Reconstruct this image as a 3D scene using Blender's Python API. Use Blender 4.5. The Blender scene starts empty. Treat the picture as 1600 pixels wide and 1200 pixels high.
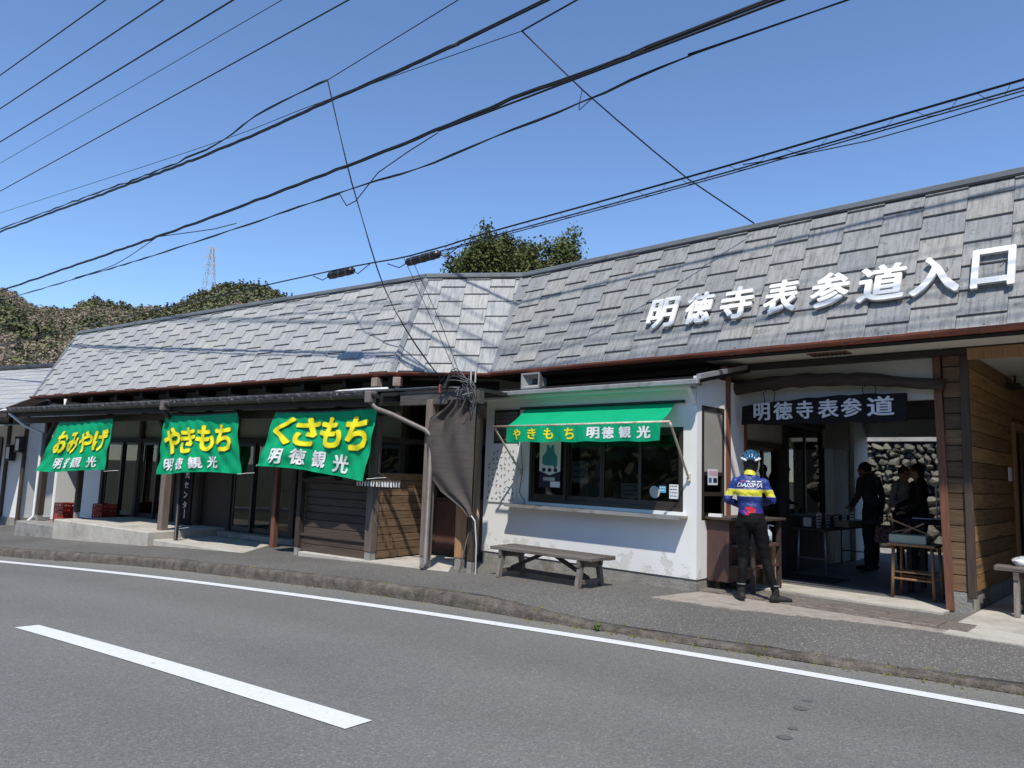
import bpy, bmesh, math, random
import numpy as np
from mathutils import Vector, Matrix, Euler
from mathutils.bvhtree import BVHTree
R_ = math.radians
rnd = random.Random(7)
sc = bpy.context.scene
col = sc.collection

# ------------------------------------------------------------------ camera
cam_d = bpy.data.cameras.new('camera'); cam = bpy.data.objects.new('camera', cam_d); col.objects.link(cam)
cam_d.sensor_width = 36; cam_d.lens = 36 * 1150 / 1600; cam_d.clip_end = 5000; cam_d.clip_start = .05
_u = Vector((330., 9640., -1150.)).normalized()                 # world up seen from the tilted hand-held camera
_f = Vector((0, 0, -1)); _f = (_f - _u * _f.dot(_u)).normalized(); _r = _f.cross(_u)
M3 = Matrix((_r, _f, _u))
cam.matrix_world = Matrix.Translation((0, 0, 1.5)) @ M3.to_4x4()
sc.camera = cam
# ------------------------------------------------------------------ light
SUN_EL, SUN_AZ = 57.0, 184.0      # sun stands behind the photographer; light travels towards azimuth 4 (clockwise from +Y)
w = bpy.data.worlds.new('World'); sc.world = w; w.use_nodes = True
nt = w.node_tree; nt.nodes.clear()
sky = nt.nodes.new('ShaderNodeTexSky'); sky.sky_type = 'NISHITA'; sky.sun_disc = False
sky.sun_elevation = R_(SUN_EL); sky.sun_rotation = R_(SUN_AZ); sky.air_density = 1.0; sky.dust_density = .0; sky.ozone_density = 6.0
sky.altitude = 1200
bg = nt.nodes.new('ShaderNodeBackground'); bg.inputs[1].default_value = .122
wo = nt.nodes.new('ShaderNodeOutputWorld')
nt.links.new(sky.outputs[0], bg.inputs[0]); nt.links.new(bg.outputs[0], wo.inputs[0])
sd = bpy.data.lights.new('sun', 'SUN'); sd.energy = 2.7; sd.angle = R_(.8); sd.color = (1, .95, .86)
so = bpy.data.objects.new('sun', sd); col.objects.link(so)
_az, _el = R_(SUN_AZ), R_(SUN_EL)
sdir = Vector((math.sin(_az) * math.cos(_el), math.cos(_az) * math.cos(_el), math.sin(_el)))
so.rotation_euler = sdir.to_track_quat('Z', 'Y').to_euler(); so.location = (0, -20, 30)
sc.view_settings.view_transform = 'Standard'; sc.view_settings.look = 'None'
sc.view_settings.gamma = 1; sc.view_settings.exposure = .76; sc.view_settings.use_curve_mapping = False
sc.cycles.max_bounces = 8; sc.cycles.transparent_max_bounces = 16; sc.cycles.use_denoising = True

# ------------------------------------------------------------------ materials
MATS = {}
def new_mat(name):
    m = bpy.data.materials.new(name); m.use_nodes = True; MATS[name] = m
    nt = m.node_tree; nt.nodes.clear()
    o = nt.nodes.new('ShaderNodeOutputMaterial'); b = nt.nodes.new('ShaderNodeBsdfPrincipled')
    nt.links.new(b.outputs[0], o.inputs[0])
    return m, nt, b
def N(nt, t, **k):
    n = nt.nodes.new(t)
    for a, v in k.items():
        if a.startswith('i_'): n.inputs[a[2:].replace('_', ' ')].default_value = v
        else: setattr(n, a, v)
    return n
def ramp(nt, stops):
    r = nt.nodes.new('ShaderNodeValToRGB'); e = r.color_ramp.elements
    while len(e) > 1: e.remove(e[-1])
    e[0].position, e[0].color = stops[0][0], (*stops[0][1], 1)
    for p, c in stops[1:]:
        x = e.new(p); x.color = (*c, 1)
    return r
def g3(v): return (v, v, v)
def M(name, c1, c2=None, scale=6., stretch=(1, 1, 1), rough=.8, bump=0., bscale=40., rndv=0., metal=0., spec=.5, detail=6., lo=.35, hi=.65, grain=0., gscale=200., coat=0., dirt=None, dscale=3., dlo=.55, dhi=.7):
    m, nt, b = new_mat(name)
    L = nt.links.new
    tc = N(nt, 'ShaderNodeTexCoord'); mp = N(nt, 'ShaderNodeMapping'); mp.inputs['Scale'].default_value = stretch
    L(tc.outputs['Object'], mp.inputs[0]); src = mp.outputs[0]
    if rndv:                                                   # each piece its own bit of the pattern
        oi = N(nt, 'ShaderNodeObjectInfo'); va = N(nt, 'ShaderNodeVectorMath', operation='ADD'); mm = N(nt, 'ShaderNodeMath', operation='MULTIPLY'); mm.inputs[1].default_value = 53
        L(oi.outputs['Random'], mm.inputs[0]); L(mp.outputs[0], va.inputs[0]); L(mm.outputs[0], va.inputs[1]); src = va.outputs[0]
    c2 = c2 or tuple(x * .8 for x in c1)
    n1 = N(nt, 'ShaderNodeTexNoise'); n1.inputs['Scale'].default_value = scale; n1.inputs['Detail'].default_value = detail; n1.inputs['Roughness'].default_value = .62
    L(src, n1.inputs['Vector'])
    r = ramp(nt, [(lo, c1), (hi, c2)]); L(n1.outputs[0], r.inputs[0]); c = r.outputs[0]
    if dirt:
        n3 = N(nt, 'ShaderNodeTexNoise'); n3.inputs['Scale'].default_value = dscale; n3.inputs['Detail'].default_value = 8; n3.inputs['Roughness'].default_value = .7
        L(src, n3.inputs['Vector']); r3 = ramp(nt, [(dlo, g3(0)), (dhi, g3(1))]); L(n3.outputs[0], r3.inputs[0])
        mx = N(nt, 'ShaderNodeMixRGB'); L(r3.outputs[0], mx.inputs[0]); L(c, mx.inputs[1]); mx.inputs[2].default_value = (*dirt, 1); c = mx.outputs[0]
    if grain:
        n4 = N(nt, 'ShaderNodeTexNoise'); n4.inputs['Scale'].default_value = gscale; n4.inputs['Detail'].default_value = 2
        L(tc.outputs['Object'], n4.inputs['Vector'])
        mr = N(nt, 'ShaderNodeMapRange'); mr.inputs[1].default_value = .3; mr.inputs[2].default_value = .7; mr.inputs[3].default_value = 1 - grain; mr.inputs[4].default_value = 1 + grain
        L(n4.outputs[0], mr.inputs[0]); mu = N(nt, 'ShaderNodeVectorMath', operation='SCALE'); L(c, mu.inputs[0]); L(mr.outputs[0], mu.inputs['Scale']); c = mu.outputs[0]
    if rndv:
        mr = N(nt, 'ShaderNodeMapRange'); mr.inputs[3].default_value = 1 - rndv; mr.inputs[4].default_value = 1 + rndv
        L(oi.outputs['Random'], mr.inputs[0]); mu = N(nt, 'ShaderNodeVectorMath', operation='SCALE'); L(c, mu.inputs[0]); L(mr.outputs[0], mu.inputs['Scale']); c = mu.outputs[0]
    L(c, b.inputs['Base Color'])
    b.inputs['Roughness'].default_value = rough; b.inputs['Metallic'].default_value = metal; b.inputs['Specular IOR Level'].default_value = spec
    if coat: b.inputs['Coat Weight'].default_value = coat
    if bump:
        n2 = N(nt, 'ShaderNodeTexNoise'); n2.inputs['Scale'].default_value = bscale; n2.inputs['Detail'].default_value = 5; L(src, n2.inputs['Vector'])
        bp = N(nt, 'ShaderNodeBump'); bp.inputs['Strength'].default_value = bump; bp.inputs['Distance'].default_value = .02
        L(n2.outputs[0], bp.inputs['Height']); L(bp.outputs[0], b.inputs['Normal'])
    return m
def wood(name, c1, c2, axis='x', scale=3., rndv=.18, rough=.75, bump=.25, dirt=None, **k):
    st = {'x': (1, 14, 14), 'y': (14, 1, 14), 'z': (14, 14, 1)}[axis]
    return M(name, c1, c2, scale=scale, stretch=st, rough=rough, bump=bump, bscale=8, rndv=rndv, lo=.3, hi=.7, dirt=dirt, dscale=1.0, **k)
def glass(name, tint=(.75, .8, .8), rough=.02):
    m = bpy.data.materials.new(name); m.use_nodes = True; MATS[name] = m; nt = m.node_tree; nt.nodes.clear(); L = nt.links.new
    o = N(nt, 'ShaderNodeOutputMaterial'); t = N(nt, 'ShaderNodeBsdfTransparent'); t.inputs[0].default_value = (*tint, 1)
    gl = N(nt, 'ShaderNodeBsdfGlossy'); gl.inputs['Roughness'].default_value = rough; gl.inputs[0].default_value = (1, 1, 1, 1)
    f = N(nt, 'ShaderNodeFresnel'); f.inputs[0].default_value = 1.55
    mr = N(nt, 'ShaderNodeMath', operation='MULTIPLY'); mr.inputs[1].default_value = 1.0; L(f.outputs[0], mr.inputs[0])
    mx = N(nt, 'ShaderNodeMixShader'); L(mr.outputs[0], mx.inputs[0]); L(t.outputs[0], mx.inputs[1]); L(gl.outputs[0], mx.inputs[2]); L(mx.outputs[0], o.inputs[0])
    return m

def asphalt(name, a, b_, spk, worn):
    m, nt, b = new_mat(name); L = nt.links.new
    tc = N(nt, 'ShaderNodeTexCoord')
    big = N(nt, 'ShaderNodeTexNoise'); big.inputs['Scale'].default_value = .35; big.inputs['Detail'].default_value = 6; L(tc.outputs['Object'], big.inputs['Vector'])
    r1 = ramp(nt, [(.3, a), (.7, b_)]); L(big.outputs[0], r1.inputs[0])
    vo = N(nt, 'ShaderNodeTexVoronoi'); vo.inputs['Scale'].default_value = 95; L(tc.outputs['Object'], vo.inputs['Vector'])
    hs = N(nt, 'ShaderNodeSeparateColor'); L(vo.outputs['Color'], hs.inputs[0])
    r2 = ramp(nt, [(0, g3(.72)), (.5, g3(.96)), (.88, g3(1.08)), (1, g3(spk))]); L(hs.outputs[0], r2.inputs[0])
    mu = N(nt, 'ShaderNodeMixRGB', blend_type='MULTIPLY'); mu.inputs[0].default_value = 1; L(r1.outputs[0], mu.inputs[1]); L(r2.outputs[0], mu.inputs[2])
    # old stains
    st = N(nt, 'ShaderNodeTexNoise'); st.inputs['Scale'].default_value = 1.7; st.inputs['Detail'].default_value = 9; st.inputs['Roughness'].default_value = .7; L(tc.outputs['Object'], st.inputs['Vector'])
    r3 = ramp(nt, [(.6, g3(1)), (.75, g3(worn))]); L(st.outputs[0], r3.inputs[0])
    m2 = N(nt, 'ShaderNodeMixRGB', blend_type='MULTIPLY'); m2.inputs[0].default_value = 1; L(mu.outputs[0], m2.inputs[1]); L(r3.outputs[0], m2.inputs[2])
    if name == 'asphalt':          # tyre-worn lanes follow the road's own width
        at = N(nt, 'ShaderNodeAttribute'); at.attribute_name = 'across'
        wn = N(nt, 'ShaderNodeTexNoise'); wn.inputs['Scale'].default_value = .6; L(tc.outputs['Object'], wn.inputs[0])
        ma = N(nt, 'ShaderNodeMath', operation='MULTIPLY_ADD'); ma.inputs[1].default_value = .12; L(wn.outputs[0], ma.inputs[0]); L(at.outputs['Fac'], ma.inputs[2])
        rl = ramp(nt, [(.0, (1.3, 1.26, 1.18)), (.1, (1.12, 1.1, 1.06)), (.16, g3(1.0)), (.27, g3(.92)), (.36, g3(1.05)), (.47, g3(.93)), (.56, g3(1.06)), (.68, g3(.95)), (.8, g3(1.04)), (1, g3(1.))]); L(ma.outputs[0], rl.inputs[0])
        m3 = N(nt, 'ShaderNodeMixRGB', blend_type='MULTIPLY'); m3.inputs[0].default_value = 1; L(m2.outputs[0], m3.inputs[1]); L(rl.outputs[0], m3.inputs[2]); m2 = m3
    L(m2.outputs[0], b.inputs['Base Color']); b.inputs['Roughness'].default_value = .88
    bp = N(nt, 'ShaderNodeBump'); bp.inputs['Strength'].default_value = .55; bp.inputs['Distance'].default_value = .006; L(vo.outputs['Distance'], bp.inputs['Height']); L(bp.outputs[0], b.inputs['Normal'])
    return m
asphalt('asphalt', (.146, .143, .131), (.178, .173, .157), 1.45, .9)
asphalt('pavement_asphalt', (.098, .092, .083), (.15, .14, .126), 2.6, .75)
M('white_paint', (.72, .72, .7), (.62, .62, .6), scale=30, rough=.7, bump=.25, bscale=140, lo=.4, hi=.8, dirt=(.22, .215, .2), dscale=14, dlo=.63, dhi=.7)
M('kerb_concrete', (.17, .145, .12), (.075, .064, .053), scale=9, rough=.95, bump=.9, bscale=55, grain=.35, gscale=140, dirt=(.05, .045, .03), dscale=2.2)
M('concrete', (.52, .49, .43), (.41, .385, .33), scale=4, rough=.9, bump=.3, bscale=50, grain=.12, gscale=150, dirt=(.26, .24, .2), dscale=1.4, dlo=.52, dhi=.75)
M('old_concrete', (.33, .315, .285), (.22, .21, .19), scale=5, rough=.92, bump=.5, bscale=45, grain=.2, gscale=140, dirt=(.1, .1, .07), dscale=2)
M('cracked_concrete', (.38, .33, .28), (.27, .235, .2), scale=8, rough=.92, bump=.9, bscale=26, grain=.25, gscale=120, dirt=(.13, .11, .09), dscale=3)
M('rough_boards', (.23, .19, .16), (.10, .085, .075), scale=9, stretch=(1, 3, 1), rough=.92, bump=1., bscale=22, grain=.2, dirt=(.06, .06, .04), dscale=3)
M('floor_shade_grey', (.15, .15, .15), (.1, .1, .1), scale=3, rough=.7, bump=.1)  # indoor shade of the passage floor put into a darker grey
M('earth', (.16, .14, .1), (.08, .1, .05), scale=.5, rough=.95, bump=.5, bscale=8)
M('hill_soil', (.17, .14, .1), (.1, .1, .055), scale=.05, rough=.95)
M('white_plaster', (.83, .825, .8), (.77, .765, .745), scale=1.5, rough=.85, bump=.12, bscale=30)
M('cream_panel', (.36, .34, .3), (.3, .285, .25), scale=2, rough=.8)
M('soffit_cream', (.62, .59, .52), (.55, .52, .45), scale=2, rough=.85)
wood('dark_wood', (.075, .05, .036), (.035, .024, .018), 'z')
wood('dark_wood_x', (.07, .05, .038), (.03, .022, .018), 'x')
wood('black_beam', (.035, .03, .027), (.016, .014, .013), 'x')
wood('grey_beam', (.14, .125, .115), (.055, .05, .046), 'x', dirt=(.02, .018, .018))
wood('red_post', (.25, .105, .06), (.13, .052, .032), 'z')
wood('grey_post', (.22, .175, .145), (.1, .078, .064), 'z')
wood('orange_post', (.42, .24, .12), (.26, .14, .07), 'z')
wood('plank_side', (.30, .19, .11), (.15, .09, .05), 'y', rndv=.3, dirt=(.07, .05, .035))
wood('plank_dark', (.085, .058, .042), (.04, .028, .021), 'x', rndv=.3)
wood('plank_warm', (.19, .11, .05), (.07, .044, .026), 'x', rndv=.4, dirt=(.025, .018, .013))
wood('plank_warm_y', (.36, .2, .075), (.15, .088, .036), 'y', rndv=.35, dirt=(.03, .021, .014))
wood('bench_wood', (.17, .145, .125), (.07, .058, .05), 'x', rndv=.2)
wood('bench_wood_z', (.26, .23, .2), (.11, .095, .08), 'z', rndv=.2)
wood('black_board', (.016, .015, .016), (.008, .008, .0085), 'x', rndv=.05, rough=.85, spec=.2)
wood('log_bark', (.075, .05, .036), (.02, .014, .011), 'x', bump=1.0, rndv=.1)
wood('stump_wood', (.40, .26, .13), (.17, .105, .055), 'z', bump=.8)
M('stump_cut', (.42, .30, .17), (.28, .19, .1), scale=7, rough=.85)
wood('counter_brown', (.115, .062, .052), (.07, .036, .031), 'z', rough=.5)
wood('table_wood', (.34, .2, .1), (.2, .11, .055), 'z')
M('maroon_panel', (.12, .055, .045), (.085, .038, .032), scale=3, rough=.6)
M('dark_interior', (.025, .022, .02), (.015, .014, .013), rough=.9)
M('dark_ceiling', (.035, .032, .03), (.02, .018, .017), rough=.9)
M('copper_gutter', (.33, .10, .055), (.19, .055, .033), scale=4, stretch=(1, 4, 4), rough=.5, dirt=(.05, .03, .025), dscale=2.5, dlo=.6, dhi=.75)
M('black_gutter', (.04, .036, .032), (.022, .02, .018), scale=3, rough=.45, dirt=(.09, .08, .07), dscale=3)
M('bracket_metal', (.33, .17, .12), (.2, .1, .07), rough=.5, metal=.3)
M('grey_metal', (.42, .41, .39), (.3, .29, .27), scale=4, rough=.45, metal=.35, dirt=(.14, .1, .07), dscale=3)
M('ridge_metal', (.27, .285, .3), (.2, .212, .225), scale=2.2, stretch=(1, 3, 3), rough=.55, metal=.15, dirt=(.12, .12, .12), dscale=3)
M('valley_metal', (.21, .22, .235), (.17, .18, .195), scale=3, rough=.75)
M('roof_under', (.012, .013, .014), (.008, .008, .009), rough=.9)
M('kawara', (.045, .045, .046), (.022, .022, .023), rough=.6, scale=5, rndv=.3)
M('pvc_white', (.72, .72, .7), (.6, .6, .58), rough=.45)
M('pvc_tan', (.38, .29, .23), (.28, .205, .165), scale=3, rough=.5, dirt=(.15, .1, .08), dscale=3)
M('pvc_grey', (.21, .18, .165), (.13, .11, .1), scale=3, rough=.5, dirt=(.12, .09, .075), dscale=3)
M('cable_black', (.012, .012, .013), (.008, .008, .009), rough=.55)
M('cable_grey', (.13, .13, .135), (.07, .07, .075), rough=.5)
M('insulator', (.6, .58, .55), rough=.3)
M('frame_bronze', (.045, .036, .03), (.03, .025, .021), rough=.4, scale=3)
M('frame_dark', (.028, .024, .021), (.017, .015, .014), rough=.45)
M('curtain', (.55, .54, .49), (.42, .41, .37), stretch=(12, 1, 1), scale=3, rough=.9)
M('letter_white', (.84, .84, .83), (.79, .79, .78), rough=.9, scale=8, spec=.1)
M('letter_board', (.70, .72, .74), (.6, .62, .65), rough=.6, scale=8)
M('letter_side', (.85, .86, .87), (.8, .81, .82), rough=.45)
def cloth(name, c, trans=.35, wr=.0):
    m, nt, b = new_mat(name); L = nt.links.new; o = nt.nodes['Material Output']
    tc = N(nt, 'ShaderNodeTexCoord'); n1 = N(nt, 'ShaderNodeTexNoise'); n1.inputs['Scale'].default_value = 3; L(tc.outputs['Object'], n1.inputs[0])
    r = ramp(nt, [(.3, c), (.7, tuple(x * .9 for x in c))]); L(n1.outputs[0], r.inputs[0]); L(r.outputs[0], b.inputs['Base Color']); b.inputs['Roughness'].default_value = .75; b.inputs['Specular IOR Level'].default_value = .25
    mpp = N(nt, 'ShaderNodeMapping'); mpp.inputs['Scale'].default_value = (5, 1, 1.6); mpp.inputs['Rotation'].default_value = (0, .35, 0); L(tc.outputs['Object'], mpp.inputs[0]); n5 = N(nt, 'ShaderNodeTexNoise'); n5.inputs['Scale'].default_value = 1.6; n5.inputs['Detail'].default_value = 3; L(mpp.outputs[0], n5.inputs[0]); bp5 = N(nt, 'ShaderNodeBump'); bp5.inputs['Strength'].default_value = .6; bp5.inputs['Distance'].default_value = .05; L(n5.outputs[0], bp5.inputs['Height']); L(bp5.outputs[0], b.inputs['Normal'])
    t = N(nt, 'ShaderNodeBsdfTranslucent'); L(r.outputs[0], t.inputs[0]); mx = N(nt, 'ShaderNodeMixShader'); mx.inputs[0].default_value = trans
    L(b.outputs[0], mx.inputs[1]); L(t.outputs[0], mx.inputs[2]); L(mx.outputs[0], o.inputs[0])
    return m
cloth('green_cloth', (.002, .47, .2), .2)
cloth('green_awning', (.002, .47, .21), .22)
M('letter_yellow', (.93, .83, .012), (.88, .77, .01), rough=.7, scale=6)
M('letter_outline', (.22, .36, .02), (.2, .33, .02), rough=.7, scale=6)
M('cloth_white', (.82, .83, .82), (.77, .78, .77), rough=.75, scale=6)
M('net_cloth', (.095, .078, .07), (.068, .056, .05), scale=2, stretch=(1, 1, 30), rough=.9, bump=.2, bscale=30)
M('awning_pipe', (.66, .62, .52), (.5, .42, .3), scale=10, rough=.4, dirt=(.3, .16, .07), dscale=6)
M('paper', (.78, .79, .8), (.74, .75, .77), rough=.8)
M('paper_dim', (.45, .47, .46), (.41, .43, .42), rough=.8)
M('ink', (.03, .03, .035), rough=.8); M('ink_red', (.45, .08, .06), rough=.8); M('ink_blue', (.05, .12, .4), rough=.8)
M('teal', (.05, .28, .33), (.04, .24, .29), rough=.7); M('navy', (.012, .02, .05), rough=.6); M('sky_blue', (.1, .45, .65), rough=.5)
M('pink_print', (.7, .45, .55), rough=.7)
M('red_crate', (.42, .035, .022), (.3, .025, .018), rough=.45, scale=5)
M('skin', (.55, .33, .23), (.5, .29, .2), rough=.55); M('hair', (.028, .017, .012), (.012, .008, .006), rough=.45, stretch=(8, 8, 1), scale=10, bump=.6, bscale=20)
M('tights', (.007, .007, .008), (.005, .005, .006), rough=.8, bump=.3, bscale=24, spec=.2); M('boot_cover', (.016, .013, .013), (.011, .01, .01), rough=.7, bump=.2, bscale=30)
M('shoe_blue', (.01, .025, .07), rough=.5); M('boot_band', (.16, .16, .16), rough=.4)
M('helmet_blue', (.03, .12, .22), (.02, .09, .17), rough=.18, coat=.6); M('helmet_black', (.012, .012, .013), rough=.35); M('helmet_white', (.75, .78, .8), rough=.25)
M('jersey_yellow', (.72, .66, .05), rough=.6); M('jersey_red', (.7, .02, .04), rough=.6); M('jersey_white', (.8, .82, .85), rough=.6)
m, nt, b = new_mat('jersey'); L = nt.links.new
tc = N(nt, 'ShaderNodeTexCoord'); sx = N(nt, 'ShaderNodeSeparateXYZ'); L(tc.outputs['Object'], sx.inputs[0])
mr = N(nt, 'ShaderNodeMapRange'); mr.inputs[1].default_value = .9; mr.inputs[2].default_value = 1.6; L(sx.outputs[2], mr.inputs[0])
def zz(z): return (z - .9) / .7
r = ramp(nt, [(0, (.07, .02, .2)), (zz(1.05), (.045, .02, .24)), (zz(1.09), (.012, .03, .16)), (zz(1.215), (.012, .035, .19)), (zz(1.222), (.5, .55, .55)), (zz(1.232), (.78, .7, .06)), (zz(1.295), (.8, .72, .05)), (zz(1.303), (.5, .55, .55)), (zz(1.31), (.014, .04, .2)), (1, (.016, .045, .21))])
L(mr.outputs[0], r.inputs[0]); L(r.outputs[0], b.inputs['Base Color']); b.inputs['Roughness'].default_value = .5
n2 = N(nt, 'ShaderNodeTexNoise'); n2.inputs['Scale'].default_value = 14; n2.inputs['Detail'].default_value = 4; L(tc.outputs['Object'], n2.inputs[0])
bp = N(nt, 'ShaderNodeBump'); bp.inputs['Strength'].default_value = .5; bp.inputs['Distance'].default_value = .03; L(n2.outputs[0], bp.inputs['Height']); L(bp.outputs[0], b.inputs['Normal'])
M('jacket_navy', (.06, .072, .1), (.04, .05, .075), rough=.8, bump=.3, bscale=15); M('jacket_black', (.025, .025, .028), rough=.8); M('shirt_blue', (.5, .55, .62), (.42, .47, .54), rough=.8)
M('trousers', (.02, .021, .026), rough=.85); M('shoe_black', (.012, .012, .012), rough=.5); M('scarf', (.35, .36, .38), rough=.9)
M('bag_floral', (.28, .17, .17), (.06, .04, .05), scale=22, rough=.8, lo=.45, hi=.55)
M('plastic_black', (.02, .02, .021), rough=.45); M('speaker_grey', (.34, .34, .33), (.28, .28, .27), rough=.55)
M('carton_green', (.38, .44, .34), (.33, .39, .3), rough=.7); M('carton_tan', (.36, .34, .24), rough=.8)
M('steel', (.5, .5, .5), (.4, .4, .4), rough=.35, metal=.7); M('bottle', (.6, .72, .8), rough=.15)
M('stain', (.115, .113, .108), (.095, .093, .09), scale=20, rough=.9)
M('mat_rubber', (.015, .015, .016), rough=.9)
M('moss', (.12, .19, .03), (.06, .1, .02), scale=20, rough=.95); M('dry_grass', (.25, .23, .06), (.15, .15, .04), scale=20, rough=.95)
M('pylon_steel', (.5, .53, .57), rough=.6)
M('stone', (.21, .192, .155), (.095, .087, .07), scale=5, rough=.92, bump=.8, bscale=16, rndv=.35, grain=.15, gscale=60, dirt=(.12, .13, .06), dscale=3)
glass('glass', (.6, .64, .63)); glass('glass_dark', (.35, .38, .38))
def leafmat(name, cs, rough=.6, trans=.25):
    m, nt, b = new_mat(name); L = nt.links.new; o = nt.nodes['Material Output']
    at = N(nt, 'ShaderNodeAttribute'); at.attribute_name = 'tone'
    r = ramp(nt, [(i / (len(cs) - 1), c) for i, c in enumerate(cs)]); L(at.outputs['Fac'], r.inputs[0]); L(r.outputs[0], b.inputs['Base Color']); b.inputs['Roughness'].default_value = rough; b.inputs['Specular IOR Level'].default_value = .2
    t = N(nt, 'ShaderNodeBsdfTranslucent'); L(r.outputs[0], t.inputs[0]); mx = N(nt, 'ShaderNodeMixShader'); mx.inputs[0].default_value = trans
    L(b.outputs[0], mx.inputs[1]); L(t.outputs[0], mx.inputs[2]); L(mx.outputs[0], o.inputs[0])
leafmat('leaf_evergreen', [(.04, .055, .018), (.08, .1, .032), (.12, .14, .045), (.18, .165, .06)])
leafmat('leaf_forest', [(.34, .265, .205), (.29, .23, .165), (.19, .165, .1), (.115, .12, .058), (.14, .15, .068), (.175, .18, .085)], trans=.1)  # tones paled, with some distance haze put into the leaf colour
M('bark', (.1, .075, .055), (.05, .038, .028), rough=.9, scale=10)
# roof tile: slate grey, faint vertical weathering streaks, lichen
for nm_, k_, li_ in (('slate_tile', 1.32, .6), ('slate_tile_sooty', 1.02, .55)):
    m, nt, b = new_mat(nm_); L = nt.links.new
    tc = N(nt, 'ShaderNodeTexCoord'); oi = N(nt, 'ShaderNodeObjectInfo'); mm = N(nt, 'ShaderNodeMath', operation='MULTIPLY'); mm.inputs[1].default_value = 91
    L(oi.outputs['Random'], mm.inputs[0]); va = N(nt, 'ShaderNodeVectorMath', operation='ADD'); L(tc.outputs['Object'], va.inputs[0]); L(mm.outputs[0], va.inputs[1])
    mp = N(nt, 'ShaderNodeMapping'); mp.inputs['Scale'].default_value = (16, 1.6, 1); L(va.outputs[0], mp.inputs[0])
    n1 = N(nt, 'ShaderNodeTexNoise'); n1.inputs['Scale'].default_value = 1.5; n1.inputs['Detail'].default_value = 7; n1.inputs['Roughness'].default_value = .7; L(mp.outputs[0], n1.inputs[0])
    base = ramp(nt, [(p_, tuple(c_ * k_ for c_ in q_)) for p_, q_ in ((0, (.262, .266, .27)), (.3, (.28, .284, .282)), (.55, (.297, .298, .29)), (.75, (.315, .312, .294)), (.88, (.27, .272, .268)), (1, (.335, .33, .305)))]); L(oi.outputs['Random'], base.inputs[0])
    st = ramp(nt, [(.28, g3(.5)), (.5, g3(1.)), (.72, g3(1.28))]); L(n1.outputs[0], st.inputs[0])
    mu = N(nt, 'ShaderNodeMixRGB', blend_type='MULTIPLY'); mu.inputs[0].default_value = 1; L(base.outputs[0], mu.inputs[1]); L(st.outputs[0], mu.inputs[2])
    n2 = N(nt, 'ShaderNodeTexNoise'); n2.inputs['Scale'].default_value = 9; n2.inputs['Detail'].default_value = 8; n2.inputs['Roughness'].default_value = .75; L(va.outputs[0], n2.inputs[0])
    r2 = ramp(nt, [(li_, g3(0)), (li_ + .12, g3(.75))]); L(n2.outputs[0], r2.inputs[0])
    mx = N(nt, 'ShaderNodeMixRGB'); L(r2.outputs[0], mx.inputs[0]); L(mu.outputs[0], mx.inputs[1]); mx.inputs[2].default_value = (.11, .108, .10, 1)
    L(mx.outputs[0], b.inputs['Base Color']); b.inputs['Roughness'].default_value = .85; b.inputs['Specular IOR Level'].default_value = .15
    bp = N(nt, 'ShaderNodeBump'); bp.inputs['Strength'].default_value = .35; bp.inputs['Distance'].default_value = .01; L(n1.outputs[0], bp.inputs['Height']); L(bp.outputs[0], b.inputs['Normal'])
# weathered plaster with flaked patches near the foot of the wall (grey render showing)
m, nt, b = new_mat('plaster_worn'); L = nt.links.new
tc = N(nt, 'ShaderNodeTexCoord'); sx = N(nt, 'ShaderNodeSeparateXYZ'); L(tc.outputs['Object'], sx.inputs[0])
n1 = N(nt, 'ShaderNodeTexNoise'); n1.inputs['Scale'].default_value = 3.2; n1.inputs['Detail'].default_value = 9; n1.inputs['Roughness'].default_value = .68; L(tc.outputs['Object'], n1.inputs[0])
mr = N(nt, 'ShaderNodeMapRange'); mr.inputs[1].default_value = .3; mr.inputs[2].default_value = .75; mr.inputs[3].default_value = .07; mr.inputs[4].default_value = -.14; L(sx.outputs[2], mr.inputs[0])
ad = N(nt, 'ShaderNodeMath', operation='ADD'); L(n1.outputs[0], ad.inputs[0]); L(mr.outputs[0], ad.inputs[1])
rr = ramp(nt, [(.555, g3(0)), (.60, g3(1))]); L(ad.outputs[0], rr.inputs[0])
n2 = N(nt, 'ShaderNodeTexNoise'); n2.inputs['Scale'].default_value = 1.2; n2.inputs['Detail'].default_value = 7; L(tc.outputs['Object'], n2.inputs[0])
rw = ramp(nt, [(.3, (.85, .845, .825)), (.7, (.78, .772, .75))]); L(n2.outputs[0], rw.inputs[0])
mx = N(nt, 'ShaderNodeMixRGB'); L(rr.outputs[0], mx.inputs[0]); L(rw.outputs[0], mx.inputs[1]); mx.inputs[2].default_value = (.68, .665, .615, 1)
L(mx.outputs[0], b.inputs['Base Color']); b.inputs['Roughness'].default_value = .85
bp = N(nt, 'ShaderNodeBump'); bp.inputs['Strength'].default_value = .4; bp.inputs['Distance'].default_value = .006; bp.invert = True; L(rr.outputs[0], bp.inputs['Height']); L(bp.outputs[0], b.inputs['Normal'])

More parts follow.
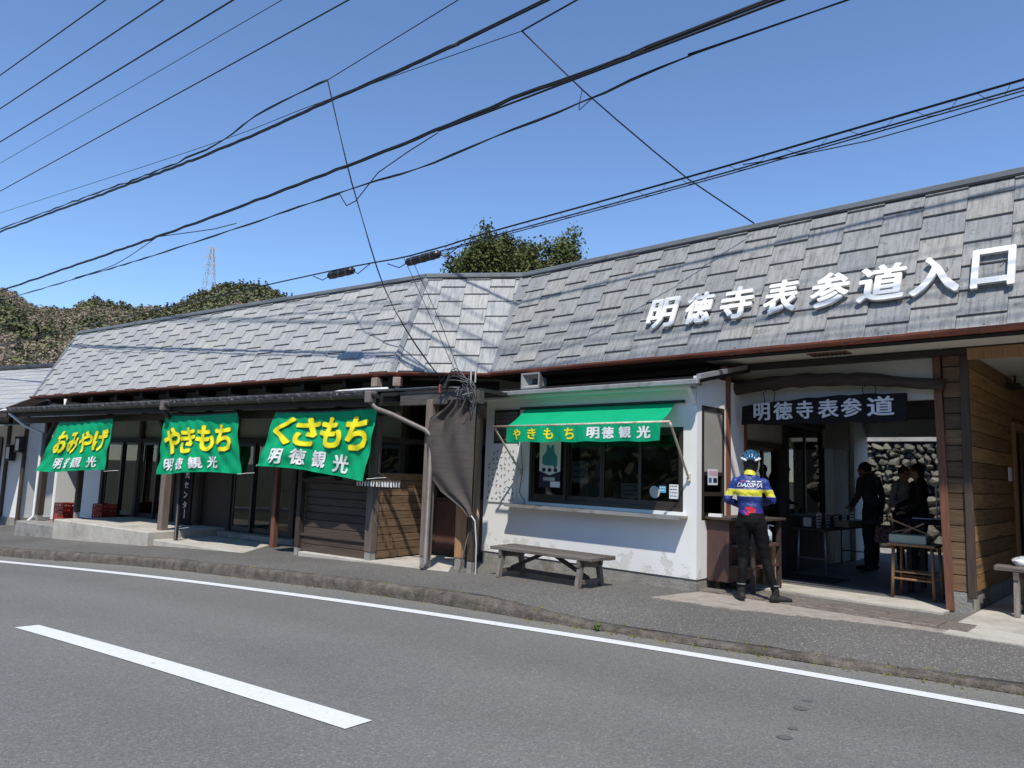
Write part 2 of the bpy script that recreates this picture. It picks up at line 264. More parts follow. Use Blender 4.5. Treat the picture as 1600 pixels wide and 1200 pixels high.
# ------------------------------------------------------------------ mesh helpers
class MB:
    def __init__(s): s.v = []; s.f = []; s.m = []
    def add(s, vs, fs, mi=0):
        o = len(s.v); s.v += [tuple(p) for p in vs]; s.f += [tuple(i + o for i in f) for f in fs]; s.m += [mi] * len(fs); return s
    def box(s, x0, x1, y0, y1, z0, z1, mi=0, fn=None):
        if x0 > x1: x0, x1 = x1, x0
        if y0 > y1: y0, y1 = y1, y0
        if z0 > z1: z0, z1 = z1, z0
        vs = [(x, y, z) for z in (z0, z1) for y in (y0, y1) for x in (x0, x1)]
        if fn: vs = [fn(Vector(p)) for p in vs]
        return s.add(vs, [(0, 2, 3, 1), (4, 5, 7, 6), (0, 1, 5, 4), (2, 6, 7, 3), (0, 4, 6, 2), (1, 3, 7, 5)], mi)
    def beam(s, p, q, w, h, up=(0, 0, 1), mi=0):
        p, q = Vector(p), Vector(q); t = (q - p).normalized(); up = Vector(up)
        a = t.cross(up)
        if a.length < 1e-4: a = t.cross(Vector((1, 0, 0)))
        a.normalize(); b_ = a.cross(t)
        vs = [c + a * (w / 2 * i) + b_ * (h / 2 * j) for c in (p, q) for j in (-1, 1) for i in (-1, 1)]
        return s.add(vs, [(0, 1, 3, 2), (4, 6, 7, 5), (0, 4, 5, 1), (2, 3, 7, 6), (0, 2, 6, 4), (1, 5, 7, 3)], mi)
    def tube(s, pts, r, n=8, ry=None, ref=(1, 0, 0), cap=True, mi=0):
        pts = [Vector(p) for p in pts]; k = len(pts)
        rs = r if isinstance(r, (list, tuple)) else [r] * k
        rys = ry if isinstance(ry, (list, tuple)) else ([ry] * k if ry else rs)
        vs = []; ref = Vector(ref); pa = None
        for i in range(k):
            t = (pts[min(i + 1, k - 1)] - pts[max(i - 1, 0)]).normalized()
            a = (ref if pa is None else pa); a = a - t * a.dot(t)
            if a.length < 1e-3: a = t.orthogonal()
            a.normalize(); pa = a; b_ = t.cross(a)
            for j in range(n):
                an = 2 * math.pi * j / n
                vs.append(pts[i] + a * (rs[i] * math.cos(an)) + b_ * (rys[i] * math.sin(an)))
        fs = [(i * n + j, i * n + (j + 1) % n, (i + 1) * n + (j + 1) % n, (i + 1) * n + j) for i in range(k - 1) for j in range(n)]
        if cap: fs += [tuple(range(n))[::-1], tuple((k - 1) * n + j for j in range(n))]
        return s.add(vs, fs, mi)
    def ball(s, c, r, nu=14, nv=9, mi=0):
        c = Vector(c); rx, ry, rz = r if isinstance(r, (list, tuple)) else (r, r, r)
        vs = [c + Vector((0, 0, -rz))]
        for i in range(1, nv):
            ph = -math.pi / 2 + math.pi * i / nv
            for j in range(nu):
                th = 2 * math.pi * j / nu; vs.append(c + Vector((rx * math.cos(ph) * math.cos(th), ry * math.cos(ph) * math.sin(th), rz * math.sin(ph))))
        vs.append(c + Vector((0, 0, rz))); top = len(vs) - 1
        fs = [(0, 1 + (j + 1) % nu, 1 + j) for j in range(nu)]
        for i in range(nv - 2):
            for j in range(nu):
                a = 1 + i * nu + j; b_ = 1 + i * nu + (j + 1) % nu; fs.append((a, b_, b_ + nu, a + nu))
        o = 1 + (nv - 2) * nu; fs += [(o + j, o + (j + 1) % nu, top) for j in range(nu)]
        return s.add(vs, fs, mi)
    def prism(s, poly, fn, a, b_, mi=0):       # poly 2d -> fn(p, q, depth)
        n = len(poly); vs = [fn(x, y, a) for x, y in poly] + [fn(x, y, b_) for x, y in poly]
        fs = [tuple(range(n))[::-1], tuple(range(n, 2 * n))] + [(i, (i + 1) % n, n + (i + 1) % n, n + i) for i in range(n)]
        return s.add(vs, fs, mi)
    def grid(s, nx, ny, fn, mi=0):
        vs = [fn(i / nx, j / ny) for j in range(ny + 1) for i in range(nx + 1)]
        fs = [(j * (nx + 1) + i, j * (nx + 1) + i + 1, (j + 1) * (nx + 1) + i + 1, (j + 1) * (nx + 1) + i) for j in range(ny) for i in range(nx)]
        return s.add(vs, fs, mi)
    def mesh(s, name, mats, smooth=False, bevel=0., recalc=True):
        me = bpy.data.meshes.new(name); me.from_pydata([tuple(p) for p in s.v], [], s.f)
        for x in (mats if isinstance(mats, (list, tuple)) else [mats]): me.materials.append(MATS[x])
        if any(s.m): me.polygons.foreach_set('material_index', s.m)
        if recalc or bevel:
            bm = bmesh.new(); bm.from_mesh(me); bmesh.ops.recalc_face_normals(bm, faces=bm.faces)
            if bevel: bmesh.ops.bevel(bm, geom=bm.edges[:], offset=bevel, segments=1, affect='EDGES', clamp_overlap=True)
            bm.to_mesh(me); bm.free()
        if smooth: me.polygons.foreach_set('use_smooth', [True] * len(me.polygons))
        return me
    def build(s, name, mats, parent=None, fr=None, smooth=False, bevel=0., loc=None, rot=None):
        return link(name, s.mesh(name, mats, smooth, bevel), parent, fr, loc, rot)
def link(name, me, parent=None, fr=None, loc=None, rot=None):
    o = bpy.data.objects.new(name, me); col.objects.link(o)
    if parent is not None: o.parent = parent
    if fr is not None:
        base = Vector((0, 0, 0))
        if parent is not None and parent.get('_root'): base = Vector(parent.location)
        o.location = fr.o - base; o.rotation_euler = (0, 0, fr.th)
    if loc is not None: o.location = loc
    if rot is not None: o.rotation_euler = rot
    return o
def tag(o, label=None, cat=None, group=None, kind=None):
    if label: o['label'] = label
    if cat: o['category'] = cat
    if group: o['group'] = group
    if kind: o['kind'] = kind
    return o
def thing(name, label, cat, loc=(0, 0, 0), rz=0., group=None):
    o = bpy.data.objects.new(name, None); o.empty_display_size = .2; col.objects.link(o); o.location = loc; o.rotation_euler = (0, 0, rz)
    return tag(o, label, cat, group)
class Frame:       # x runs along the facade to the right, y into the building, z up
    def __init__(s, ox, oy, ang): s.o = Vector((ox, oy, 0)); s.th = R_(ang - 90); s.d = Vector((math.cos(s.th), math.sin(s.th), 0)); s.i = Vector((-math.sin(s.th), math.cos(s.th), 0))
    def w(s, x, y, z=0.): return s.o + s.d * x + s.i * y + Vector((0, 0, z))
FA = Frame(-2.14, 11.56, 55); FB = Frame(4.93, 8.39, 47)
def sp(t): return t if t > 30 else math.log1p(math.exp(t))
def zg(x): x = max(x, -34.); return -.022 * sp(1 - x) - .03 * sp(-3.5 - x)

def text_mesh(body, w_, h_, depth=.0, offset=0., skew=0., sub=0.):
    """glyphs as geometry filling w_ x h_, lower-left at origin, front at z=depth; offset thickens the strokes"""
    c = bpy.data.curves.new('lettering', 'FONT'); c.body = body; c.extrude = .05 if depth else 0.; c.resolution_u = 3; c.shear = skew
    o = bpy.data.objects.new('lettering', c); col.objects.link(o)
    dg = bpy.context.evaluated_depsgraph_get(); me = bpy.data.meshes.new_from_object(o.evaluated_get(dg))
    bpy.data.objects.remove(o); bpy.data.curves.remove(c)
    bm = bmesh.new(); bm.from_mesh(me); bmesh.ops.remove_doubles(bm, verts=bm.verts, dist=1e-5)
    bmesh.ops.triangulate(bm, faces=bm.faces)
    if sub:
        for _ in range(3):
            e = [x for x in bm.edges if x.calc_length() > sub]
            if not e: break
            bmesh.ops.subdivide_edges(bm, edges=e, cuts=1); bmesh.ops.triangulate(bm, faces=bm.faces)
    a = np.array([v.co[:] for v in bm.verts], np.float64); bm.verts.index_update(); fs = np.array([[v.index for v in f.verts] for f in bm.faces]); bm.free()
    lo, hi = a.min(0), a.max(0); a[:, 0] = (a[:, 0] - lo[0]) / max(1e-6, hi[0] - lo[0]); a[:, 1] = (a[:, 1] - lo[1]) / (hi[1] - lo[1])
    front = a[:, 2] > 0; V, Fc = [], []
    sh = [(0, 0)] + ([(offset * 1.15 * math.cos(t), offset * .85 * math.sin(t)) for t in [6.2832 * i / 10 for i in range(10)]] if offset else [])
    for k, (dx, dy) in enumerate(sh):
        b_ = a.copy(); b_[:, 0] = (b_[:, 0] * (1 - 2.3 * offset) + 1.15 * offset + dx) * w_; b_[:, 1] = (b_[:, 1] * (1 - 1.7 * offset) + .85 * offset + dy) * h_
        b_[:, 2] = np.where(front, depth + k * 2.5e-4, k * 1e-4) if depth else k * 1.5e-4
        Fc += (fs + len(V)).tolist(); V += b_.tolist()
    me.clear_geometry(); me.from_pydata(V, [], Fc); me.materials.clear(); me.update()
    return me
def map_mesh(me, fn, mat):
    for v in me.vertices: v.co = fn(*v.co)
    me.materials.clear(); me.materials.append(MATS[mat]); me.update(); return me

# ------------------------------------------------------------------ ground, road, pavement
def catmull(P, step=.5):
    P = [Vector((x, y, 0)) for x, y in P]; out = []
    for i in range(len(P) - 1):
        a, b_, c, d = P[max(i - 1, 0)], P[i], P[i + 1], P[min(i + 2, len(P) - 1)]
        n = max(1, int((c - b_).length / step))
        for k in range(n):
            t = k / n; out.append(.5 * ((2 * b_) + (c - a) * t + (2 * a - 5 * b_ + 4 * c - d) * t * t + (3 * b_ - a - 3 * c + d) * t ** 3))
    out.append(P[-1]); return out
KERB = [(-120, 92), (-70, 57), (-40, 36.2), (-22, 24), (-14, 17.6), (-9.6, 14.3), (-6.2, 12.38), (-3.5, 10.58), (-1.47, 9.22), (-.27, 8.36), (.5, 7.75), (1.07, 7.35), (2.28, 6.57), (3.12, 6.06), (3.86, 5.62), (6, 4.2), (10, 1.2), (20, -8), (60, -48)]
kc = catmull(KERB, .25)
def normals(pl):
    out = []
    for i in range(len(pl)):
        t = (pl[min(i + 1, len(pl) - 1)] - pl[max(i - 1, 0)]).normalized(); out.append(Vector((t.y, -t.x, 0)))   # towards the road / camera
    return out
kn = normals(kc)
def strip(pl, nn, offs, zf):
    mb = MB(); n = len(pl); k = len(offs)
    for i in range(n):
        for o in offs:
            p = pl[i] + nn[i] * o; mb.v.append((p.x, p.y, zf(p, o, i)))
    for i in range(n - 1):
        for j in range(k - 1):
            a = i * k + j; mb.f.append((a, a + 1, a + k + 1, a + k)); mb.m.append(0)
    return mb
def hk(i):
    x = kc[i].x; t = min(1, max(0, (x + .5) / 1.6)); t = t * t * (3 - 2 * t); return .14 + (.045 - .14) * t
g = MB()
xs = [-1600, -900, -500, -300, -150, -80, -50, -34, -26, -20, -16, -12, -8, -5, -3, -1, 1, 3, 6, 10, 20, 40, 80, 200, 500, 1000, 1600]
ys = [-1200, -600, -200, -80, -40, -20, -10, -5, 0, 4, 8, 12, 16, 20, 26, 34, 50, 80, 150, 300, 700, 1600]
for y in ys:
    for x in xs: g.v.append((x, y, zg(x) - .09))
for j in range(len(ys) - 1):
    for i in range(len(xs) - 1):
        a = j * len(xs) + i; g.f.append((a, a + 1, a + len(xs) + 1, a + len(xs))); g.m.append(0)
tag(g.build('ground', 'earth'), kind='structure')
rw_ = [-.02, .3, .7, 1.2, 2, 3, 4, 5, 6, 6.7]
tag(strip(kc, kn, rw_, lambda p, o, i: zg(p.x) + .03 * math.sin(min(1, max(0, o / 6.7)) * math.pi) ** 1).build('road', 'asphalt', smooth=True), kind='structure')
_ro = bpy.data.objects['road']; _at = _ro.data.attributes.new('across', 'FLOAT', 'POINT'); _at.data.foreach_set('value', [o / 6.7 for _ in kc for o in rw_])
def zroad(p):      # height of the road surface under a point
    j = min(range(0, len(kc)), key=lambda i: (kc[i].x - p.x) ** 2 + (kc[i].y - p.y) ** 2); o = (p - kc[j]).dot(kn[j]); return zg(p.x) + .03 * math.sin(min(1, max(0, o / 6.7)) * math.pi)
EDGE = [(-120, 90.6), (-70, 55.6), (-40, 34.9), (-22, 22.7), (-14, 16.6), (-9.04, 13.44), (-5.68, 11.34), (-3.21, 9.73), (-1.36, 8.56), (.08, 7.63), (1.24, 6.88), (2.18, 6.25), (2.93, 5.71), (3.58, 5.24), (5.8, 3.65), (9.8, .6), (20, -9)]
ec = catmull(EDGE, .25); en = normals(ec)
tag(strip(ec, en, [0, .075, .155], lambda p, o, i: zroad(p) + .005).build('edge_line_marking', 'white_paint', smooth=True), kind='structure')
dm = MB(); D = [Vector((-4.66, 7.26, 0)), Vector((-4.5, 7.37, 0)), Vector((-.77, 4.63, 0)), Vector((-.9, 4.48, 0))]
dm.grid(24, 1, lambda s_, t: (lambda p: (p.x, p.y, zroad(p) + .005))(D[0].lerp(D[3], s_).lerp(D[1].lerp(D[2], s_), t)))
tag(dm.build('centre_line_marking', 'white_paint'), kind='structure')
# pavement with its kerb
pv = [0, -.14, -.3, -.7, -1.2, -1.8, -2.6, -3.6]
def zpave(p, o, i):
    t = min(1, max(0, (-o - .14) / 1.1)); t = t * t * (3 - 2 * t); h = hk(i); hb = .13
    if kc[i].x > 4: hb = .11
    return zg(p.x) + h + (hb - h) * t
tag(strip(kc[::1], kn, pv[1:], zpave).build('pavement', 'pavement_asphalt', smooth=True), kind='structure')
kb = MB(); nr = random.Random(3); prof = [(.015, -.05), (.012, .55), (.0, .85), (-.02, .97), (-.05, 1.0), (-.145, 1.0), (-.15, .9)]
k = len(prof)
for i in range(len(kc)):
    h = hk(i)
    for o, zf in prof:
        p = kc[i] + kn[i] * (o + nr.uniform(-.012, .012)); kb.v.append((p.x, p.y, zg(p.x) + h * zf + .006 + nr.uniform(-.008, .006)))
for i in range(len(kc) - 1):
    for j in range(k - 1): a = i * k + j; kb.f.append((a, a + 1, a + k + 1, a + k)); kb.m.append(0)
tag(kb.build('kerb', 'kerb_concrete', smooth=True), kind='structure')
# moss and dry grass in the kerb joint
ms = MB(); nr = random.Random(5)
for i in range(len(kc)):
    x = kc[i].x
    if not -4 < x < 5: continue
    for q in range(26 if x > .2 else 9):
        p = kc[i] + kn[i] * nr.gauss(.03 if nr.random() < .7 else -.16, .03) + Vector((nr.uniform(-.13, .13), nr.uniform(-.13, .13), 0)) * .6
        z = zroad(p) if (p - kc[i]).dot(kn[i]) > -.01 else zg(p.x) + hk(i)
        a = nr.uniform(0, 6.28); s_ = nr.uniform(.006, .02) * (1.6 if nr.random() < .05 else 1); h = nr.uniform(.005, .025)
        d1 = Vector((math.cos(a), math.sin(a), 0)) * s_; ms.add([p - d1 + Vector((0, 0, z)), p + d1 + Vector((0, 0, z)), p + d1.orthogonal().normalized() * .006 + Vector((0, 0, z + h))], [(0, 1, 2)])
tag(ms.build('kerb_moss', 'dry_grass'), 'low moss and dry grass growing along the kerb joint', 'moss', kind='stuff')
wd = MB(); nr = random.Random(8)
for c0, n_, hh in (((.92, 7.42), 26, .07), ((2.0, 6.83), 10, .04), ((4.07, 7.38), 8, .05)):
    for q in range(n_):
        a = nr.uniform(0, 6.28); b0 = Vector((c0[0] + nr.gauss(0, .02), c0[1] + nr.gauss(0, .02), zg(c0[0]) + .02)); tip = b0 + Vector((math.cos(a) * hh * .7, math.sin(a) * hh * .7, hh * nr.uniform(.6, 1.2))); sd_ = Vector((-math.sin(a), math.cos(a), 0)) * .008
        wd.add([b0 - sd_, b0 + sd_, tip], [(0, 1, 2)])
tag(wd.build('weeds', 'moss'), 'small green weeds sprouting from kerb joints', 'weeds', kind='stuff')
# dark iron covers / worn marks in the road
for (x, y, a, b_) in ((1.98, 5.08, .1, .05), (2.1, 5.26, .07, .03), (1.66, 4.5, .09, .055), (1.77, 4.66, .06, .03)):
    q = MB(); p0 = Vector((x, y, 0)); n_ = 18
    q.add([(x + .5 * a * math.cos(t) * nr.uniform(.85, 1.1), y + .5 * a * math.sin(t) * nr.uniform(.85, 1.1), zroad(p0) + .004) for t in [6.283 * i / n_ for i in range(n_)]], [tuple(range(n_))])
    tag(q.build('road_stain', 'stain'), kind='structure')

# ------------------------------------------------------------------ the long shop building
root = thing('roadside_shop', 'long single-storey shop with steep grey tiled roof and white kiosk front', 'building', FB.w(-4, 2, .1)); root['_root'] = 1
def part(name, mats, mb, fr, bevel=0., smooth=False, parent=None):
    return mb.build(name, mats, parent or root, fr if parent is None else None, smooth, bevel)
EZ, RUN, RISE = 3.1, 1.04, 2.01; PITCH = math.atan2(RISE, RUN); SL = math.hypot(RUN, RISE)
Aeave = FA.w(-.54, .9); Beave = FB.w(-6.53, -.7)
dC = Beave - Aeave; angC = 90 + math.degrees(math.atan2(dC.y, dC.x)); FC = Frame(Aeave.x, Aeave.y, angC); LC = dC.length
hAC = RUN * math.tan(R_(angC - 55) / 2); hCB = RUN * math.tan(R_(angC - 47) / 2)
def clip(poly, a, b_):          # keep left of a->b
    out = []; n = len(poly)
    def sd_(p): return (b_[0] - a[0]) * (p[1] - a[1]) - (b_[1] - a[1]) * (p[0] - a[0])
    for i in range(n):
        p, q = poly[i], poly[(i + 1) % n]; sp_, sq = sd_(p), sd_(q)
        if sp_ >= -1e-9: out.append(p)
        if (sp_ > 1e-9 and sq < -1e-9) or (sp_ < -1e-9 and sq > 1e-9):
            t = sp_ / (sp_ - sq); out.append((p[0] + (q[0] - p[0]) * t, p[1] + (q[1] - p[1]) * t))
    return out
def area(p): return abs(sum(p[i][0] * p[(i + 1) % len(p)][1] - p[(i + 1) % len(p)][0] * p[i][1] for i in range(len(p)))) / 2
CW, EXP = .46, .35
def tile_mesh(poly, mat='slate_tile'):
    mb = MB(); n = len(poly)
    def nb(s_): return .013 - s_ / .40 * .017
    vs = [(x, s_, nb(s_)) for x, s_ in poly] + [(x, s_, nb(s_) + .026 - s_ / .4 * .012) for x, s_ in poly]
    mb.add(vs, [tuple(range(n))[::-1], tuple(range(n, 2 * n))] + [(i, (i + 1) % n, n + (i + 1) % n, n + i) for i in range(n)])
    return mb.mesh('roof_tile', mat)
full = [(.002, 0), (CW - .002, 0), (CW - .002, .395), (.002, .395)]
full_me = {k: tile_mesh(full, k) for k in ('slate_tile', 'slate_tile_sooty')}
def roof_section(fr, ey, x0b, x0t, x1b, x1t, phase, seed, tm_='slate_tile'):
    o = MB(); S = SL
    o.prism([(x0b, -.02), (x1b, -.02), (x1t, S), (x0t, S)], lambda x, s_, n: (x, s_, n), -.07, -.006)
    r = o.build('roof_slope', 'roof_under', root, loc=fr.w(0, ey, EZ) - root.location, rot=(PITCH, 0, fr.th))
    rr = random.Random(seed); k0 = math.floor((min(x0b, x0t) - phase) / CW) - 1; k1 = math.ceil((max(x1b, x1t) - phase) / CW) + 1
    for k in range(k0, k1):
        x = phase + k * CW; s_ = -.12 if k % 2 else -.295
        while s_ < S:
            poly = [(px + x, py + s_) for px, py in full]
            pc = clip(poly, (x1b, 0), (x1t, S)); pc = clip(pc, (x0t, S), (x0b, 0)) if pc else pc
            pc = clip(pc, (0, 0), (1, 0)) if pc else pc; pc = clip(pc, (1, S), (0, S)) if pc else pc
            if len(pc) > 2 and area(pc) > .004:
                me = full_me[tm_] if abs(area(pc) - area(poly)) < 1e-5 else tile_mesh([(a - x, b_ - s_) for a, b_ in pc], tm_)
                t = link('roof_tile', me, r, loc=(x, s_, rr.uniform(0, .004)), rot=(rr.uniform(-.004, .006), rr.uniform(-.006, .006), rr.uniform(-.003, .003)))
            s_ += EXP
    return r
XA0, XB1 = -14.25, 3.2
rA = roof_section(FA, .9, XA0, XA0 - .05, -.54, -.54 - hAC, -.2, 1)
rC = roof_section(FC, 0, 0, hAC, LC, LC + hCB, .1, 2)
rB = roof_section(FB, -.7, -6.53, -6.53 - hCB, XB1, XB1, -.15, 3, 'slate_tile_sooty')
# ridge caps, hip and valley strips
def ridge(fr, y, x0, x1):
    m_ = MB(); m_.prism([(-.07, -.03), (-.075, .035), (-.02, .06), (.14, .05), (.14, -.06)], lambda a, b_, d: (d, y + a, EZ + RISE + b_), x0, x1); part('ridge_cap', 'ridge_metal', m_, fr)
    m_ = MB(); m_.box(x0, x1, y - .085, y + .1, EZ + RISE - .06, EZ + RISE - .03); part('ridge_under_strip', 'frame_dark', m_, fr)
ridge(FA, .9 + RUN, XA0 - .1, -.54 - hAC); ridge(FC, RUN, hAC - .003, LC + hCB + .003); ridge(FB, -.7 + RUN, -6.53 - hCB, XB1)
for fr, a, b_, wd_ in ((FC, (0, 0, EZ), (hAC, RUN, EZ + RISE), .1), (FC, (LC, 0, EZ), (LC + hCB, RUN, EZ + RISE), .11)):
    m_ = MB(); n_ = Vector((0, -RISE, RUN)).normalized() * .035; m_.beam(Vector(a) + n_, Vector(b_) + n_ - Vector((0, .04, .08)), wd_, .03, up=n_); part('seam_flashing', 'valley_metal', m_, fr)
m_ = MB(); n_ = Vector((0, -RISE, RUN)).normalized() * .03; m_.beam(Vector((XA0, .9, EZ)) + n_, Vector((XA0 - .05, .9 + RUN, EZ + RISE)) + n_, .09, .05, up=n_); part('verge_strip', 'ridge_metal', m_, FA)
# back slopes and gable
m_ = MB(); m_.add([FA.w(XA0, 1.98, 5.06), FA.w(-.54 - hAC, 1.98, 5.06), FA.w(1.5, 6.5, 3.2), FA.w(XA0, 6.5, 3.2), FB.w(-6.53 - hCB, .38, 5.06), FB.w(XB1, .38, 5.06), FB.w(XB1, 5.7, 3.1), FB.w(-6.9, 5.7, 3.1)],
      [(0, 1, 2, 3), (4, 5, 6, 7), (1, 4, 7, 2)])
m_.v = [tuple(Vector(p) - root.location) for p in m_.v]; m_.build('rear_roof', 'ridge_metal', root)
m_ = MB(); m_.prism([(.98, 3.08), (1.98, 5.0), (6.5, 3.1), (6.5, -.3), (1.6, -.3), (1.6, 3.0)], lambda y, z, d: (d, y, z), XA0 + .1, XA0 + .25); part('gable_wall', 'white_plaster', m_, FA)
# gutters: half round, with straps
def gutter(name, fr, y, z, x0, x1, r_, mat, strap, step, dz=0.):
    m_ = MB(); n_ = 8
    for rr_, flip in ((r_, 1), (r_ - .006, -1)):
        vs = []
        for k, x in enumerate((x0, x1)):
            for i in range(n_ + 1):
                a = math.pi * i / n_; vs.append((x, y - rr_ * math.cos(a), z + dz * k - rr_ * math.sin(a)))
        m_.add(vs, [(i, i + 1, n_ + 2 + i, n_ + 1 + i) for i in range(n_)])
    for x, k in ((x0, 0), (x1, 1)):
        m_.add([(x, y - r_ * math.cos(math.pi * i / n_), z + dz * k - r_ * math.sin(math.pi * i / n_)) for i in range(n_ + 1)], [tuple(range(n_ + 1))])
    gt = part(name, mat, m_, fr, smooth=False)
    b_ = MB(); vs = []
    for i in range(n_ + 1):
        a = math.pi * i / n_
        for x in (-.012, .012): vs.append((x, -(r_ + .004) * math.cos(a), -(r_ + .004) * math.sin(a)))
    b_.add(vs, [(2 * i, 2 * i + 1, 2 * i + 3, 2 * i + 2) for i in range(n_)]); b_.box(-.012, .012, r_, r_ + .02, -.01, .05); me = b_.mesh('gutter_strap', strap)
    n = int((x1 - x0) / step)
    for i in range(n):
        x = x0 + (i + .5) * step; link('gutter_strap', me, gt, loc=(x, y, z + dz * (x - x0) / (x1 - x0)))
    return gt
gutter('gutter', FA, .9 - .05, EZ + .03, XA0 - .05, -.5, .062, 'copper_gutter', 'bracket_metal', .6)
gutter('gutter', FC, -.05, EZ + .03, -.02, LC - .02, .06, 'copper_gutter', 'bracket_metal', .6)
gutter('gutter', FB, -.75, EZ + .045, -6.56, XB1, .062, 'copper_gutter', 'bracket_metal', .46)
# --- left wing (frame A)
P_ = lambda: MB()
m_ = P_(); m_.box(XA0 + .26, -.7, 1.36, 1.45, 1.95, 3.1); part('upper_wall', 'cream_panel', m_, FA)
m_ = P_(); m_.box(XA0 + .1, -.5, .93, 1.355, 3.06, 3.09); part('eave_soffit', 'dark_wood_x', m_, FA)
me = MB().box(-.05, .05, 0, .42, -.13, 0).mesh('rafter_end', 'black_beam')
for x in [-13.4 + i * 1.16 for i in range(12)]: link('rafter_end', me, root, FA).location = FA.w(x, .95, 3.058) - root.location
# lower pent roof with tiled edge
X0, X1 = -12.3, .58; zE, zB = 2.60, 2.84
m_ = P_(); m_.add([(X0, -.42, zE), (X1, -.42, zE), (X1, 1.34, zB), (X0, 1.34, zB), (X0, -.42, zE - .05), (X1, -.42, zE - .05), (X1, 1.34, zB - .05), (X0, 1.34, zB - .05)], [(0, 1, 2, 3), (7, 6, 5, 4), (0, 4, 5, 1), (1, 5, 6, 2), (2, 6, 7, 3), (3, 7, 4, 0)])
pent = part('lower_roof', 'kawara', m_, FA)
tl = MB()
tl.tube([(0, -.50, zE - .012), (0, -.47, zE + .002), (0, 1.2, zB - .01)], [.05, .055, .05], n=10)
tm = tl.mesh('roll_tile', 'kawara', smooth=True)
fl = MB(); fl.grid(6, 2, lambda s_, t: ((s_ - .5) * .25, -.5 + t * 1.75, zE + t * (zB - zE) + .012 - .03 * math.sin(s_ * math.pi))); fl.grid(6, 1, lambda s_, t: ((s_ - .5) * .25, -.5, zE + .012 - .03 * math.sin(s_ * math.pi) - t * .035)); fm = fl.mesh('pan_tile', 'kawara', smooth=False)
n = int((X1 - X0) / .265)
for i in range(n):
    x = X0 + .13 + i * .265; link('roll_tile', tm, pent, loc=(x, 0, 0)); link('pan_tile', fm, pent, loc=(x + .1325, 0, 0))
gutter('lower_gutter', FA, -.55, 2.565, X0 - .2, X1, .06, 'black_gutter', 'grey_metal', .9, dz=.0)
m_ = P_(); m_.box(X0, X1, -.46, -.42, 2.42, 2.545); part('fascia_board', 'black_beam', m_, FA)
m_ = P_(); m_.box(X0, .5, -.07, .07, 2.3, 2.44); part('front_beam', 'dark_wood_x', m_, FA)
for x in [-11.6 + i * .93 for i in range(14)]:
    m_ = P_(); m_.beam((x, -.44, 2.5), (x, 1.33, 2.74), .07, .08); part('rafter', 'black_beam', m_, FA)
def post(x, y, z0, z1, w_=.12, mat='dark_wood', fr=FA, foot=True):
    m_ = P_(); m_.box(x - w_ / 2, x + w_ / 2, y - w_ / 2, y + w_ / 2, z0 + (.16 if foot else 0), z1); o = part('post', mat, m_, fr, bevel=.008)
    if foot:
        m_ = P_(); m_.box(x - w_ * .42, x + w_ * .42, y - w_ * .42, y + w_ * .42, z0, z0 + .158); m_.build('post_foot', 'old_concrete', o)
    return o
post(-11.1, .02, -.06, 2.3, .13); post(-9.35, .05, .1, 2.3, .11); post(-5.72, .0, -.1, 2.3, .15, 'grey_post'); post(-3.0, .57, -.03, 2.5, .1, 'red_post', foot=False); post(-1.62, .0, -.02, 2.3, .1); post(.06, .0, .05, 2.3, .14, 'grey_post')
for x, s_ in ((-11.1, 1), (-5.72, -1), (-5.72, 1), (.06, -1)):
    m_ = P_(); m_.beam((x + s_ * .06, 0, 1.95), (x + s_ * .42, 0, 2.32), .07, .09, up=(0, 1, 0)); part('knee_brace', 'dark_wood', m_, FA)
# downpipes of the left wing
m_ = P_(); m_.tube([(-5.05, -.55, 2.5), (-5.05, -.52, 2.36), (-5.12, -.2, 2.2), (-5.12, -.06, 2.1), (-5.12, -.06, -.05), (-5.12, -.16, -.1)], .04, n=10); part('downpipe', 'plastic_black', m_, FA, smooth=True)
m_ = P_(); m_.tube([(-11.9, -.55, 2.5), (-11.6, -.3, 2.2), (-11.35, .0, 2.05), (-11.35, 0, .05), (-11.35, -.1, -.05), (-11.42, -.14, -.3)], .035, n=10); part('downpipe', 'pvc_white', m_, FA, smooth=True)
m_ = P_(); m_.tube([(-11.6, .55, 2.95), (-11.6, .55, 2.72), (-12.3, .2, 2.66), (-12.9, -.3, 2.62), (-13.0, -.4, 2.56), (-13.2, -.4, 2.55)], .035, n=10); part('downpipe', 'pvc_white', m_, FA, smooth=True)
for x in (-5.05, X1 - .12):
    m_ = P_(); m_.box(x - .06, x + .06, -.63, -.49, 2.44, 2.61); part('rain_hopper', 'pvc_grey', m_, FA, bevel=.01)
# floors of the left wing
m_ = P_(); m_.box(-11.45, -9.36, -.34, 1.7, -.6, -.05); part('floor_slab', 'old_concrete', m_, FA, bevel=.02)
m_ = P_(); m_.box(-9.35, -5.5, -.42, 1.7, -.6, .12); part('floor_slab', 'concrete', m_, FA, bevel=.02)
m_ = P_(); m_.box(-5.49, -1.5, -.3, 1.7, -.6, -.03); part('floor_slab', 'concrete', m_, FA, bevel=.01)
m_ = P_(); m_.box(-1.49, 2.35, -.1, 3, -.4, .085); part('floor_slab', 'concrete', m_, FA, bevel=.01)
m_ = P_(); m_.box(-5.4, -3.0, 1.0, 1.3, -.03, .08); part('door_step', 'old_concrete', m_, FA, bevel=.015)
